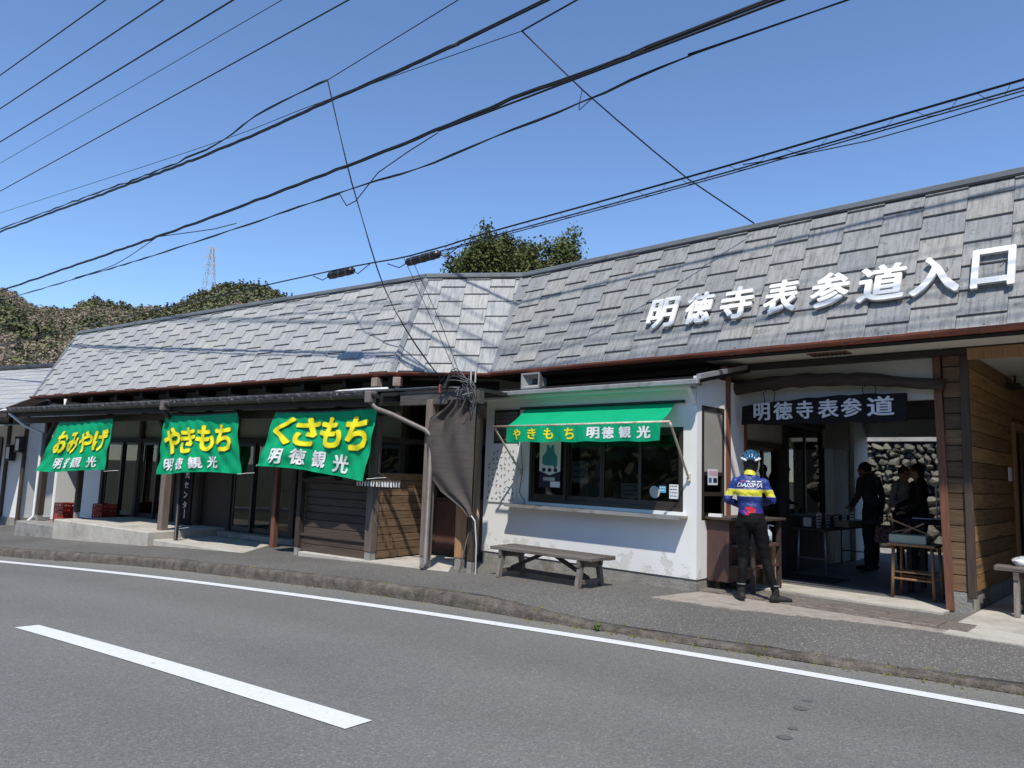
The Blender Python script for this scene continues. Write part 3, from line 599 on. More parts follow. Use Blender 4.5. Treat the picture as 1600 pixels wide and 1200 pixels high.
# glazed front of the left wing
m_ = P_(); m_.box(-11.9, -.45, 1.27, 1.4, 1.9, 1.99); part('lintel', 'black_beam', m_, FA)
for x in (-10.85, -9.2, -7.62, -6.5, -5.45, -3.4, -2.3, -.55):
    m_ = P_(); m_.box(x - .055, x + .055, 1.26, 1.36, .0 if x > -5.5 else .12, 2.62); part('stud', 'dark_wood', m_, FA)
def door(fr, x0, x1, y, z0, z1, mat='frame_dark', gl='glass', st=.06, mid=None, low=None, name='sliding_door'):
    f_ = P_(); t = .035
    f_.box(x0, x0 + st, y, y + t, z0, z1); f_.box(x1 - st, x1, y, y + t, z0, z1); f_.box(x0 + st, x1 - st, y, y + t, z1 - st, z1); f_.box(x0 + st, x1 - st, y, y + t, z0, z0 + st * 1.6)
    if mid: f_.box(x0 + st, x1 - st, y, y + t, mid - st / 2, mid + st / 2)
    d = part(name, mat, f_, fr); p = P_(); p.box(x0 + st, x1 - st, y + .014, y + .02, (mid + st / 2 if low and mid else z0 + st * 1.6), z1 - st); p.build('pane', gl, d)
    if low and mid: p = P_(); p.box(x0 + st, x1 - st, y + .008, y + .026, z0 + st * 1.6, mid - st / 2); p.build('lower_panel', low, d)
    return d
for a, b_ in ((-10.78, -10.02), (-10.04, -9.26)): door(FA, a, b_, 1.30 if a < -10.5 else 1.34, .14, 1.9)
for a, b_ in ((-9.14, -8.4), (-8.42, -7.68)): door(FA, a, b_, 1.30 if a < -9 else 1.34, .14, 1.9)
for a, b_, k in ((-5.38, -4.72, 0), (-4.74, -4.08, 1), (-4.1, -3.46, 0)): door(FA, a, b_, 1.29 + .04 * k, .09, 1.9)
door(FA, -3.34, -2.36, 1.3, .09, 1.9); door(FA, -2.24, -.62, 1.3, .09, 1.9, mid=1.1, low='maroon_panel')
for a, b_ in ((-12.2, -10.92), ):
    m_ = P_(); m_.box(a, b_, 1.3, 1.4, -.05, 1.9); part('wall_panel', 'white_plaster', m_, FA)
m_ = P_(); m_.box(-7.56, -6.55, 1.3, 1.38, .12, 1.9); part('wall_panel', 'plank_dark', m_, FA)
m_ = P_(); m_.box(-6.45, -5.5, 1.3, 1.38, .12, 1.9); part('wall_panel', 'dark_wood', m_, FA)
for a, b_ in ((-10.7, -10.3), (-8.35, -7.75)):
    m_ = P_(); m_.grid(30, 1, lambda s_, t: (a + (b_ - a) * s_, 1.52 + .015 * math.sin(s_ * 40), .5 + 1.35 * t)); part('curtain', 'curtain', m_, FA)
# dark room behind the glass
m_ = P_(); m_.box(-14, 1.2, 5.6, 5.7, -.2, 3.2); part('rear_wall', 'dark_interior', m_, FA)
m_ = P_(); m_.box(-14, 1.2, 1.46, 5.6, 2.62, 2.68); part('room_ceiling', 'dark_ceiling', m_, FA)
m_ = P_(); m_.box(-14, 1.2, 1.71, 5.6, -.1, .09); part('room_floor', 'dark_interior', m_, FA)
for x0, x1, y0, y1, zt in ((-10.4, -9.4, 2.6, 3.2, .85), (-8.9, -7.9, 2.4, 3.0, .95), (-4.9, -3.7, 2.6, 3.3, .9)):
    t = thing('display_table', 'low wooden display table inside the glazed shop front', 'table', FA.w((x0 + x1) / 2, (y0 + y1) / 2, .09), FA.th, 'display tables behind the shop glass')
    w2, d2, h2 = (x1 - x0) / 2, (y1 - y0) / 2, zt - .09
    MB().box(-w2, w2, -d2, d2, h2 - .04, h2).build('table_top', 'table_wood', t)
    for sx_ in (-1, 1):
        for sy in (-1, 1): MB().box(sx_ * (w2 - .06) - .025, sx_ * (w2 - .06) + .025, sy * (d2 - .06) - .025, sy * (d2 - .06) + .025, 0, h2 - .04).build('leg', 'table_wood', t)
# plank stall at the right end of the left wing
def planks(fr, axis, fixed, a, b_, z0, z1, step, mat, th=.02, name='plank', parent_name='plank_wall', base='roof_under', out=-1):
    pm = P_()
    if axis == 'x': pm.box(a, b_, fixed + .012, fixed + .03, z0, z1)
    else: pm.box(fixed - .03 * (1 if out > 0 else -1) - .0, fixed - .012 * (1 if out > 0 else -1), a, b_, z0, z1)
    w_ = part(parent_name, base, pm, fr); n = max(1, round((z1 - z0) / step)); st = (z1 - z0) / n
    for i in range(n):
        q = MB(); dz = rnd.uniform(-.002, .002); o = rnd.uniform(0, .005); L_ = b_ - a
        if axis == 'x': q.box(0, L_, -th - o, 0, .004, st - .006)
        else: q.box(0, (th + o) * out, 0, L_, .004, st - .006)
        me = q.mesh(name, mat, bevel=.003)
        link(name, me, w_, loc=(a, fixed + .012, z0 + i * st) if axis == 'x' else (fixed - .012 * out, a, z0 + i * st))
    return w_
planks(FA, 'x', .02, -1.56, -.02, .08, .34, .13, 'plank_dark'); planks(FA, 'x', .06, -1.56, -.02, .36, 1.22, .12, 'plank_dark')
m_ = P_(); m_.box(-1.57, -.01, -.03, .1, 1.22, 1.27); part('rail', 'dark_wood_x', m_, FA)
m_ = P_(); m_.box(-1.57, -.01, -.02, .06, .335, .37); part('rail', 'dark_wood_x', m_, FA)
planks(FA, 'y', .1, .08, 1.25, .1, 1.42, .12, 'plank_side', out=1)
m_ = P_(); m_.box(-.02, .12, 1.26, 1.4, .1, 2.6); part('post', 'orange_post', m_, FA)
m_ = P_(); m_.box(.03, .09, .1, 1.25, 1.9, 1.98); part('rail', 'dark_wood', m_, FA)
# recessed doorway between left wing and kiosk
post(1.2, -.02, .085, 2.52, .13, 'grey_post'); post(1.62, .25, .085, 2.3, .12, 'orange_post'); post(1.98, .05, .085, 2.5, .09)
m_ = P_(); m_.tube([(X1 - .12, -.56, 2.46), (X1 - .05, -.5, 2.36), (.72, -.35, 2.28), (1.2, -.15, 2.06), (1.3, -.12, 1.98), (1.3, -.12, .18), (1.3, -.2, .1)], .036, n=10); part('downpipe', 'pvc_grey', m_, FA, smooth=True)
m_ = P_(); m_.tube([(-6.24, -1.24, 2.45), (-6.24, -1.24, .2), (-6.24, -1.32, .12)], .042, n=10); part('downpipe', 'pvc_tan', m_, FB, smooth=True)
m_ = P_(); m_.box(.6, 2.1, -.08, .06, 2.44, 2.62); part('beam', 'grey_beam', m_, FA, bevel=.006)
m_ = P_(); m_.box(.55, 2.0, .1, 1.24, 2.63, 2.68); part('recess_boards', 'black_beam', m_, FA)
m_ = P_()
m_.box(.0, LC + .05, .3, .36, 2.66, 3.04)
part('louvre_boards', 'black_beam', m_, FC)
door(FA, .14, .95, 1.34, .09, 1.98, 'dark_wood', 'glass_dark', .07, 1.0, 'maroon_panel', 'sliding_door'); door(FA, .93, 1.75, 1.38, .09, 1.98, 'dark_wood', 'glass_dark', .07, 1.0, 'maroon_panel', 'sliding_door')
m_ = P_(); m_.box(.1, 2.4, 1.42, 1.5, 1.98, 2.62); m_.box(1.75, 2.5, 1.36, 1.44, .09, 1.97); part('wall_panel', 'dark_wood', m_, FA)
# pale tarp corner inside the recess
m_ = P_(); m_.add([(.3, 1.28, 1.95), (.62, 1.28, 1.55), (.3, 1.28, 1.55)], [(0, 1, 2)]); m_.add([(.3, 1.285, 1.95), (.62, 1.285, 1.55), (.3, 1.285, 1.55)], [(0, 2, 1)]); part('paper_notice', 'curtain', m_, FA)
# rain heads and white pipes below the bend of the main gutter
for fr, x in ((FA, -.85), (FC, .12)):
    y = .9 - .05 if fr is FA else -.05
    m_ = P_(); m_.box(x - .07, x + .07, y - .085, y + .07, 2.88, 3.04); part('rain_hopper', 'pvc_tan', m_, fr, bevel=.01)
    m_ = P_(); m_.tube([(x, y, 2.9), (x, y, 2.78), (x, y - .25, 2.72)], .035, n=10); part('drain_pipe', 'pvc_white', m_, fr, smooth=True)
m_ = P_(); m_.tube([(-.0, .25, 2.75), (-.5, .25, 2.755), (-.95, .1, 2.72), (-1.0, -.1, 2.66)], .033, n=10); part('drain_pipe', 'pvc_white', m_, FA, smooth=True)

# --- white kiosk (frame B)
KX0, KX1, KY = -6.15, -2.44, -1.2
wx0, wx1, wz0, wz1 = -5.22, -2.63, 1.07, 2.14
m_ = P_(); m_.box(KX0, KX1, KY, KY + .12, .27, wz0); m_.box(KX0, wx0, KY, KY + .12, wz0, wz1); m_.box(wx1, KX1, KY, KY + .12, wz0, wz1); m_.box(KX0, KX1, KY, KY + .12, wz1, 2.66)
part('kiosk_wall', 'plaster_worn', m_, FB)
m_ = P_(); m_.box(KX0 + .01, KX1 - .012, KY + .015, KY + .13, -.1, .272); m_.box(KX1 - .13, KX1 - .012, KY + .131, .3, -.1, .272); part('foundation', 'old_concrete', m_, FB)
m_ = P_(); m_.box(KX0, KX0 + .12, KY + .12, 2.6, .0, 2.66); part('kiosk_side_wall', 'white_plaster', m_, FB)
# right side of the kiosk: narrow window over a low wall
m_ = P_(); m_.box(KX1 - .12, KX1, KY + .12, -.46, .272, .98); m_.box(KX1 - .12, KX1, KY + .12, -.46, 2.42, 2.8); m_.box(KX1 - .12, KX1, -.46, .02, .272, 2.8); part('kiosk_side_wall', 'white_plaster', m_, FB)
def door_y(x, y0, y1, z0, z1, mat='frame_bronze', gl='glass', st=.05, mid=None, name='window', panel=None, pz=None):
    f_ = P_(); f_.box(x - .02, x + .02, y0, y0 + st, z0, z1); f_.box(x - .02, x + .02, y1 - st, y1, z0, z1); f_.box(x - .02, x + .02, y0 + st, y1 - st, z1 - st, z1); f_.box(x - .02, x + .02, y0 + st, y1 - st, z0, z0 + st)
    if mid: f_.box(x - .02, x + .02, y0 + st, y1 - st, mid - st / 2, mid + st / 2)
    d = part(name, mat, f_, FB); p = P_(); p.box(x - .004, x + .002, y0 + st, y1 - st, z0 + st, (mid - st / 2) if (panel and mid) else z1 - st); p.build('pane', gl, d)
    if panel: p = P_(); p.box(x - .012, x + .01, y0 + st, y1 - st, (pz or mid) + st / 2, z1 - st); p.build('blind', panel, d)
    return d
door_y(KX1 - .02, KY + .135, -.47, .99, 2.41, mid=1.56, panel='cream_panel')
m_ = P_(); m_.box(KX1 - .03, KX1 + .01, KY + .19, -.52, 1.28, 1.33); part('window_rail', 'frame_bronze', m_, FB)
# kiosk window: four sliding sashes
m_ = P_(); t = .05
m_.box(wx0, wx1, KY + .01, KY + .1, wz0, wz0 + t); m_.box(wx0, wx1, KY + .01, KY + .1, wz1 - t, wz1); m_.box(wx0, wx0 + t, KY + .01, KY + .1, wz0 + t, wz1 - t); m_.box(wx1 - t, wx1, KY + .01, KY + .1, wz0 + t, wz1 - t)
wf = part('window', 'frame_bronze', m_, FB)
sw = (wx1 - wx0 - 2 * t) / 4
for i in range(4):
    a = wx0 + t + i * sw - .012; b_ = a + sw + .024; y = KY + (.065 if i in (1, 2) else .03); s_ = .045; f_ = P_()
    f_.box(a, a + s_, y, y + .03, wz0 + t, wz1 - t); f_.box(b_ - s_, b_, y, y + .03, wz0 + t, wz1 - t); f_.box(a + s_, b_ - s_, y, y + .03, wz0 + t, wz0 + t + .07); f_.box(a + s_, b_ - s_, y, y + .03, wz1 - t - .05, wz1 - t); f_.box(a + s_, b_ - s_, y + .012, y + .018, wz0 + t + .07, wz1 - t - .05, 1)
    f_.build('sash', ['frame_bronze', 'glass'], wf)
m_ = P_(); m_.box(-5.5, -2.56, KY - .2, KY - .002, 1.0, 1.03); m_.box(-5.5, -2.56, KY - .215, KY - .2, .985, 1.032); part('window_shelf', 'grey_metal', m_, FB)
m_ = P_(); m_.box(wx0 - .02, wx1 + .02, KY - .03, KY + .01, 1.03, 1.068); part('window_sill', 'white_plaster', m_, FB)
# louvred vent
m_ = P_(); vx0, vx1, vz0, vz1 = -5.95, -5.43, 1.93, 2.45
m_.box(vx0, vx1, KY - .02, KY - .002, vz0, vz0 + .03); m_.box(vx0, vx1, KY - .02, KY - .002, vz1 - .03, vz1); m_.box(vx0, vx0 + .03, KY - .02, KY - .002, vz0, vz1); m_.box(vx1 - .03, vx1, KY - .02, KY - .002, vz0, vz1)
vt = part('vent', 'frame_bronze', m_, FB)
sl = MB().box(vx0 + .03, vx1 - .03, -.012, .0, -.022, .025).mesh('louvre_blade', 'pvc_grey')
for i in range(8): link('louvre_blade', sl, vt, loc=(0, KY - .006, vz0 + .065 + i * .056), rot=(0, 0, 0))
m_ = P_(); m_.box(vx0 + .02, vx1 - .02, KY - .004, KY - .001, vz0 + .02, vz1 - .02); m_.build('vent_back', 'frame_dark', vt)
# kiosk roof
m_ = P_(); rx0, rx1 = KX0 - .1, KX1 + .14; m_.add([(rx0, KY - .2, 2.7), (rx1, KY - .2, 2.7), (rx1, .0, 3.0), (rx0, .0, 3.0), (rx0, KY - .2, 2.66), (rx1, KY - .2, 2.66), (rx1, .0, 2.96), (rx0, .0, 2.96)], [(0, 1, 2, 3), (7, 6, 5, 4), (0, 4, 5, 1), (1, 5, 6, 2), (2, 6, 7, 3), (3, 7, 4, 0)]); part('kiosk_roof', 'frame_dark', m_, FB)
m_ = P_(); m_.box(rx0 - .02, rx1 + .01, KY - .28, KY - .203, 2.635, 2.705); part('kiosk_gutter', 'grey_metal', m_, FB, bevel=.012)
m_ = P_(); m_.box(rx1 - .04, rx1 + .02, KY - .2, .0, 2.74, 2.8, fn=lambda p: Vector((p.x, p.y, p.z + (p.y - KY + .2) * .215 - .03))); part('kiosk_barge', 'grey_metal', m_, FB)
m_ = P_(); m_.box(KX0, KX1, KY + .0, KY - .19, 2.6, 2.655); part('kiosk_soffit', 'white_plaster', m_, FB)
m_ = P_(); m_.add([(KX1 - .06, KY - .02, 2.42), (KX1 - .06, KY - .18, 2.64), (KX1 - .06, KY - .02, 2.64), (KX1, KY - .02, 2.42), (KX1, KY - .18, 2.64), (KX1, KY - .02, 2.64)], [(0, 2, 1), (3, 4, 5), (0, 1, 4, 3), (1, 2, 5, 4), (2, 0, 3, 5)]); part('eave_bracket', 'white_plaster', m_, FB)
# room behind the kiosk and shop window
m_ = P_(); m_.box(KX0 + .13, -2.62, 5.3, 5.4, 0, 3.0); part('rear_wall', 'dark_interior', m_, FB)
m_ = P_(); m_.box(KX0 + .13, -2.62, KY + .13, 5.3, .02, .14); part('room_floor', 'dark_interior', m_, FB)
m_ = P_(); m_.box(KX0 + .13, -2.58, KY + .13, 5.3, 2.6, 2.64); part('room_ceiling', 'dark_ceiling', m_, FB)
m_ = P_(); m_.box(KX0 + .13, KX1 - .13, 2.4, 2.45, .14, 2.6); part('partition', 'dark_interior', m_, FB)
m_ = P_(); m_.box(-6.3, XB1, -.12, -.0, 2.98, 3.05); part('head_wall', 'frame_dark', m_, FB)
# --- passage through the building
m_ = P_(); m_.box(-2.44, .019, -.32, .35, -.1, .15); part('passage_floor_lit', 'concrete', m_, FB)  # sunlit front strip of the one floor, kept in the paler concrete
m_ = P_(); m_.box(-2.44, .019, .352, 7.6, -.1, .15); part('passage_floor_shade', 'floor_shade_grey', m_, FB)  # same floor further in, its shade painted as a darker grey
m_ = P_(); m_.box(-2.66, .0, .0, .1, 2.5, 3.1); part('white_header', 'soffit_cream', m_, FB)
m_ = P_(); m_.box(-2.66, .04, -.62, -.13, 3.06, 3.085); part('eave_soffit', 'soffit_cream', m_, FB)
m_ = P_(); m_.box(-6.5, -2.67, -.62, -.13, 3.05, 3.075); part('eave_soffit', 'dark_wood_x', m_, FB)
vn = P_()
vn.box(-1.32, -.86, -.55, -.33, 3.045, 3.058)
vn = part('soffit_vent', 'bracket_metal', vn, FB)
for i in range(9): MB().box(-1.29 + i * .05, -1.27 + i * .05, -.53, -.35, 3.036, 3.044).build('vent_slot', 'frame_dark', vn)
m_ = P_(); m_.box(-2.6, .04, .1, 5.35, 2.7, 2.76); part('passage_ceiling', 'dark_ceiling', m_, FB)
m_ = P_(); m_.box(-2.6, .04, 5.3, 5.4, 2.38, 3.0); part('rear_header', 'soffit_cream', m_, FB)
m_ = P_(); m_.box(-2.52, -2.42, -.44, -.33, .15, 3.0); part('post', 'red_post', m_, FB)
m_ = P_(); m_.box(-2.6, -2.45, .02, .12, .15, 2.7); part('wall_strip', 'white_plaster', m_, FB)
m_ = P_(); m_.box(-2.55, -2.44, .125, .2, .15, 2.7); part('post', 'red_post', m_, FB)
m_ = P_(); m_.box(-2.58, -2.46, .2, 1.42, 2.05, 2.7); part('wall_panel', 'cream_panel', m_, FB)
m_ = P_(); m_.box(-2.58, -2.44, .2, 1.42, 1.98, 2.05); part('lintel', 'dark_wood_x', m_, FB)
door_y(-2.5, .2, .82, .3, 1.98, 'frame_dark', 'glass', .05, 1.1); door_y(-2.53, .8, 1.42, .3, 1.98, 'frame_dark', 'glass', .05, 1.1)
m_ = P_(); m_.box(-2.58, -2.42, 1.42, 1.58, .15, 2.7); part('post', 'black_beam', m_, FB)
door_y(-2.5, 1.58, 2.4, .95, 2.4, 'frame_dark', 'glass', .05); door_y(-2.53, 2.38, 3.2, .95, 2.4, 'frame_dark', 'glass', .05)
m_ = P_(); m_.box(-2.58, -2.46, 1.58, 3.2, .15, .95); part('wall_panel', 'dark_wood', m_, FB)
m_ = P_(); m_.box(-2.58, -2.46, 1.58, 3.2, 2.4, 2.7); part('wall_panel', 'dark_wood', m_, FB)
m_ = P_(); m_.box(-2.58, -2.46, 3.2, 4.42, 2.08, 2.7); part('wall_panel', 'cream_panel', m_, FB)
m_ = P_(); m_.box(-2.58, -2.48, 3.2, 3.6, .15, 2.08); part('door_leaf', 'frame_dark', m_, FB)
m_ = P_(); m_.box(-2.58, -2.48, 3.6, 4.42, .15, 2.08); part('wall_panel', 'cream_panel', m_, FB)
m_ = P_(); m_.box(-2.6, -2.4, 4.42, 4.6, .15, 2.7); part('post', 'white_plaster', m_, FB)
m_ = P_(); m_.box(-2.58, -2.46, 4.6, 5.35, .15, 2.7); part('wall_panel', 'white_plaster', m_, FB)
# right pier with boarded wall
m_ = P_(); m_.box(-.07, .01, -.06, .02, .15, 3.04, fn=lambda p: p + Vector((.06 if p.z < 1 else 0, 0, 0))); part('post', 'red_post', m_, FB)
planks(FB, 'x', -.02, .03, .21, .36, 3.04, .18, 'plank_warm'); planks(FB, 'y', .25, .0, 2.7, .36, 3.04, .18, 'plank_warm_y', out=1); planks(FB, 'y', .25, 3.62, 5.6, .36, 3.04, .18, 'plank_warm_y', out=1)
planks(FB, 'y', .25, 2.7, 3.62, 2.32, 3.04, .18, 'plank_warm_y', out=1)
m_ = P_(); m_.box(.205, .285, -.06, .0, .3, 3.04); part('corner_post', 'dark_wood', m_, FB, bevel=.005)
m_ = P_(); m_.box(.2, .3, 2.6, 2.7, .36, 2.32); m_.box(.2, .3, 3.62, 3.72, .36, 2.32); m_.box(.2, .3, 2.6, 3.72, 2.32, 2.42); part('door_frame', 'orange_post', m_, FB)
m_ = P_(); m_.box(.16, .2, 2.7, 3.62, .15, 2.32); part('door_leaf', 'plank_dark', m_, FB)
m_ = P_(); m_.box(.05, .2, .02, 5.6, .36, 3.04); part('wall_core', 'dark_interior', m_, FB)
m_ = P_(); m_.box(.02, .235, -.035, 5.6, -.1, .355); part('foundation', 'old_concrete', m_, FB)
m_ = P_(); m_.box(.3, XB1, -.14, -.04, 2.92, 3.04); part('beam', 'orange_post', m_, FB)
m_ = P_(); m_.box(.25, XB1, -.04, 5.6, 3.04, 3.07); m_.box(.041, XB1, -.66, -.13, 3.06, 3.085); part('porch_ceiling', 'soffit_cream', m_, FB)
m_ = P_(); m_.box(.25, XB1 + 2, -.9, 6, -.1, .145); part('porch_floor', 'concrete', m_, FB)
m_ = P_(); m_.box(.25, XB1 + 2, 5.61, 5.7, .1, 3.1); part('rear_wall', 'plank_warm', m_, FB)
m_ = P_(); m_.box(.28, .3, 2.1, 2.26, 1.6, 1.78); part('wall_notice', 'paper', m_, FB)
m_ = P_(); m_.box(.3, .42, 2.3, 2.5, 2.84, 2.92); m_.tube([(.36, 2.4, 2.85), (.36, 2.4, 3.03)], .015); part('porch_lamp', 'plastic_black', m_, FB)
m_ = P_(); m_.box(XB1 + .2, XB1 + .35, -.1, 0.05, .1, 3.1); m_.box(XB1 + .2, XB1 + .3, .1, 5.6, .1, 3.1); part('end_wall', 'plank_warm', m_, FB)
#--PART3
# ------------------------------------------------------------------ lettering on the roof
sgn = thing('roof_sign', 'white raised kanji lettering fixed on the grey roof slope above the passage', 'sign', FB.w(-1.4, -.4, 3.3), 0)
for ch, a, b_ in (('明', -3.66, -3.2), ('徳', -3.05, -2.64), ('寺', -2.52, -2.06), ('表', -1.9, -1.46), ('参', -1.3, -.84), ('道', -.74, -.22), ('入', -.17, .33), ('口', .43, .83)):
    me = text_mesh(ch, b_ - a, .55, .03, .03, 0); me.materials.append(MATS['letter_white'])
    o = bpy.data.objects.new('letter', me); col.objects.link(o); o.parent = sgn
    n_ = Vector((0, -math.sin(PITCH), math.cos(PITCH))); up = Vector((0, math.cos(PITCH), math.sin(PITCH)))
    q = Vector((a, -.7, EZ)) + up * .52 + n_ * .075; o.location = FB.w(q.x, q.y, q.z) - sgn.location; o.rotation_euler = (PITCH, 0, FB.th)
    for fx, fy in ((.3, .3), (.7, .7)): MB().tube([((b_ - a) * fx, .55 * fy, -.06), ((b_ - a) * fx, .55 * fy, .01)], .006, n=5).build('mounting_pin', 'grey_metal', o)
# ------------------------------------------------------------------ curved log beam and hanging signboard over the passage
lg = MB(); pts = []; rs = []
for i in range(25):
    t = i / 24; x = -2.72 + 2.78 * t; pts.append((x, -.12 + .01 * math.sin(9 * t), 2.70 + .115 * math.sin(math.pi * min(1, t * 1.02)) ** .8 - .06 * t + rnd.uniform(-.008, .008))); rs.append((.105 - .04 * t) * rnd.uniform(.88, 1.1))
lo_ = lg.tube(pts, rs, n=12).build('log_beam', 'log_bark', None, FB, smooth=True); tag(lo_, 'dark curved log beam spanning the passage opening above the signboard', 'beam')
sb = thing('hanging_signboard', 'black wooden signboard with carved white kanji hanging from the log beam', 'sign', FB.w(-1.35, -.14, 2.23), FB.th)
p_ = MB(); n_ = 16; lo2 = [(-1.0 + 2.02 * i / n_, 0.0 + .012 * math.sin(i * 1.3)) for i in range(n_ + 1)]; hi2 = [(-1.0 + 2.02 * i / n_ + .01, .235 + .11 * math.sin(math.pi * i / n_ * .62 + .1) + .008 * math.sin(i * 2.1)) for i in range(n_ + 1)]
p_.prism(lo2 + hi2[::-1], lambda a, b_, d: (a, d, b_), -.03, .03); p_.build('board', 'black_board', sb, bevel=.006)
for ch, a, b_ in zip('明徳寺表参道', (-.82, -.55, -.25, .02, .30, .60), (-.6, -.3, -.04, .27, .54, .90)):
    me = text_mesh(ch, b_ - a, .23, .012, .022, 0); z0 = .05 + .018 * (a + .82)
    map_mesh(me, lambda x, y, z, a=a, z0=z0: (a + x, -.03 - z, z0 + y + x * .02), 'letter_board'); link('letter', me, sb)
for x in (-.62, .62):
    for dx in (-.06, .06):
        p_ = MB(); p_.tube([(x + dx, 0, .28), (x + dx * 1.3, -.01, .42), (x - dx, .02, .53)], .006, n=5); p_.build('hanging_chain', 'cable_black', sb)
# ------------------------------------------------------------------ shop banners
def banner(label, TL, TR, BL, BR, kana, kw, kanji, wk, seed, ph):
    rr = random.Random(seed); t = thing('shop_banner', label, 'banner', FA.w(*[sum(c[i] for c in (TL, TR, BL, BR)) / 4 for i in range(3)]), FA.th)
    o0 = FA.w(0, 0, 0); inv = lambda p: Vector(p) - Vector([sum(c[i] for c in (TL, TR, BL, BR)) / 4 for i in range(3)])
    TLv, TRv, BLv, BRv = map(inv, (TL, TR, BL, BR))
    def S(s_, v_, off=0.):
        v1 = max(0., v_)
        p = TLv.lerp(TRv, s_).lerp(BLv.lerp(BRv, s_), v_)
        y = v1 * (.055 * math.sin(s_ * 7 + ph) + .035 * math.sin(s_ * 15 + ph * 2 + v_ * 2)) + .012 * math.sin(v_ * 9 + s_ * 5 + ph) + .012 * math.sin((s_ * 1.6 + v_) * 17 + ph) * v1 * (1 - s_ * .6) + .008 * math.sin((s_ * 2 - v_ * .7) * 23 + ph)
        z = -.025 * math.sin(s_ * math.pi) * (1 - v_) - .03 * math.sin(s_ * math.pi * 1.5 + ph) * v_
        return p + Vector((0, y - off, z))
    MB().grid(60, 30, lambda a, b_: S(a, b_)).build('cloth', 'green_cloth', t, smooth=True)
    h = MB(); h.tube([S(i / 20, -.015) for i in range(21)], .014, n=6); h.build('hanging_rod', 'plastic_black', t)
    for va, vb, nm_ in ((.965, 1.0, 'bottom_hem'), (.0, .04, 'top_hem')): MB().grid(60, 2, lambda a, b_: S(a, va + (vb - va) * b_, .004)).build(nm_, 'green_cloth', t, smooth=True)
    for sa_, sb2 in ((0, .012), (.988, 1.)): MB().grid(2, 30, lambda a, b_: S(sa_ + (sb2 - sa_) * a, b_, .0045)).build('side_hem', 'green_cloth', t, smooth=True)
    def put(chars, s0, s1, v0, v1, mats, offs, ww):
        n = len(chars); cw = (s1 - s0) / n
        for i, ch in enumerate(chars):
            k = ww[i] if isinstance(ww, (list, tuple)) else ww
            sa = s0 + cw * (i + .5) - cw * k / 2; sb_ = sa + cw * k; dv = rr.uniform(-.015, .015)
            for mt, of, lift in zip(mats, offs, (.016, .024)):
                me = text_mesh(ch, 1, 1, 0, of, 0, .07); g_ = of * .6
                map_mesh(me, lambda x, y, z: S(sa - g_ * (sb_ - sa) + x * (sb_ - sa) * (1 + 2 * g_), v1 + dv + g_ * (v1 - v0) - y * (v1 - v0) * (1 + 2 * g_), lift + z), mt)
                link('letter' if mt != 'letter_outline' else 'letter_outline', me, t)
    put(kana, *kw, ['letter_outline', 'letter_yellow'], (.062, .04), .92); put(kanji, *wk, ['cloth_white'], (.03,), .66)
    for c_, e in ((BLv, -1), (BRv, 1)):
        h = MB(); h.tube([c_, c_ + Vector((e * .12, .1, .02)), c_ + Vector((e * .2, .2, .03))], .004, n=5); h.build('tie_cord', 'pvc_white', t)
    return t
banner('green cloth banner reading おみやげ in yellow, its lower corner blown sideways', (-9.58, -.42, 2.26), (-7.19, -.42, 2.31), (-10.35, -.5, 1.16), (-7.38, -.42, 1.22), 'おみやげ', (.13, .97, .2, .62), '明徳観光', (.2, .9, .72, .93), 1, .3)
banner('green cloth banner reading やきもち in yellow beside the glazed doors', (-5.25, -.42, 2.35), (-2.95, -.42, 2.36), (-5.34, -.44, 1.25), (-2.82, -.42, 1.30), 'やきもち', (.06, .94, .2, .64), '明徳観光', (.05, .8, .73, .93), 2, 1.7)
banner('green cloth banner reading くさもち in yellow, hung beside the plank stall', (-1.9, -.42, 2.34), (.48, -.42, 2.37), (-2.18, -.52, 1.45), (.33, -.42, 1.32), 'くさもち', (.05, .97, .1, .58), '明徳観光', (.1, .84, .66, .93), 3, 3.2)
# vertical signboard in the shop front
vs_ = thing('vertical_signboard', 'tall black signboard with vertical white lettering standing by the shop wall', 'sign', FA.w(-6.62, 1.0, .12), FA.th)
MB().box(-.2, .2, 0, .04, 0, 1.8).build('board', 'black_board', vs_, bevel=.005)
for i, ch in enumerate('観光センター'):
    if ch == 'ー': me = text_mesh('|', .02, .2, .004)
    else: me = text_mesh(ch, .16 if i < 2 else .13, .16 if i < 2 else .14, .004, .015)
    map_mesh(me, lambda x, y, z: ((-.075 if ch != 'ー' else -.01) + x, -z - .001, 1.22 - i * .215 + y), 'letter_board'); link('letter', me, vs_)
# ------------------------------------------------------------------ awning over the kiosk window
aw = thing('window_awning', 'green cloth awning with lettered valance over the kiosk window', 'awning', FB.w(-3.85, KY, 2.2), FB.th)
AO = Vector((-3.85, KY, 2.2)); al = lambda x, y, z: Vector((x, y, z)) - AO
T0, T1, F0, F1 = al(-5.31, KY - .03, 2.44), al(-2.74, KY - .03, 2.44), al(-5.10, KY - .63, 2.15), al(-2.57, KY - .63, 2.16)
MB().grid(40, 12, lambda a, b_: T0.lerp(T1, a).lerp(F0.lerp(F1, a), b_) + Vector((0, 0, -.025 * math.sin(b_ * math.pi) + .008 * math.sin(a * 26) * b_))).build('canopy', 'green_awning', aw, smooth=True)
def SV(s_, v_, off=0.): return F0.lerp(F1, s_) + Vector((0, -.012 - off + .016 * math.sin(s_ * 42) * v_ + .012 * math.sin(s_ * 17 + 1) * v_, -.235 * v_ - .006 * math.sin(s_ * 30) * v_))
MB().grid(120, 6, lambda a, b_: SV(a, b_)).build('valance', 'green_awning', aw, smooth=True)
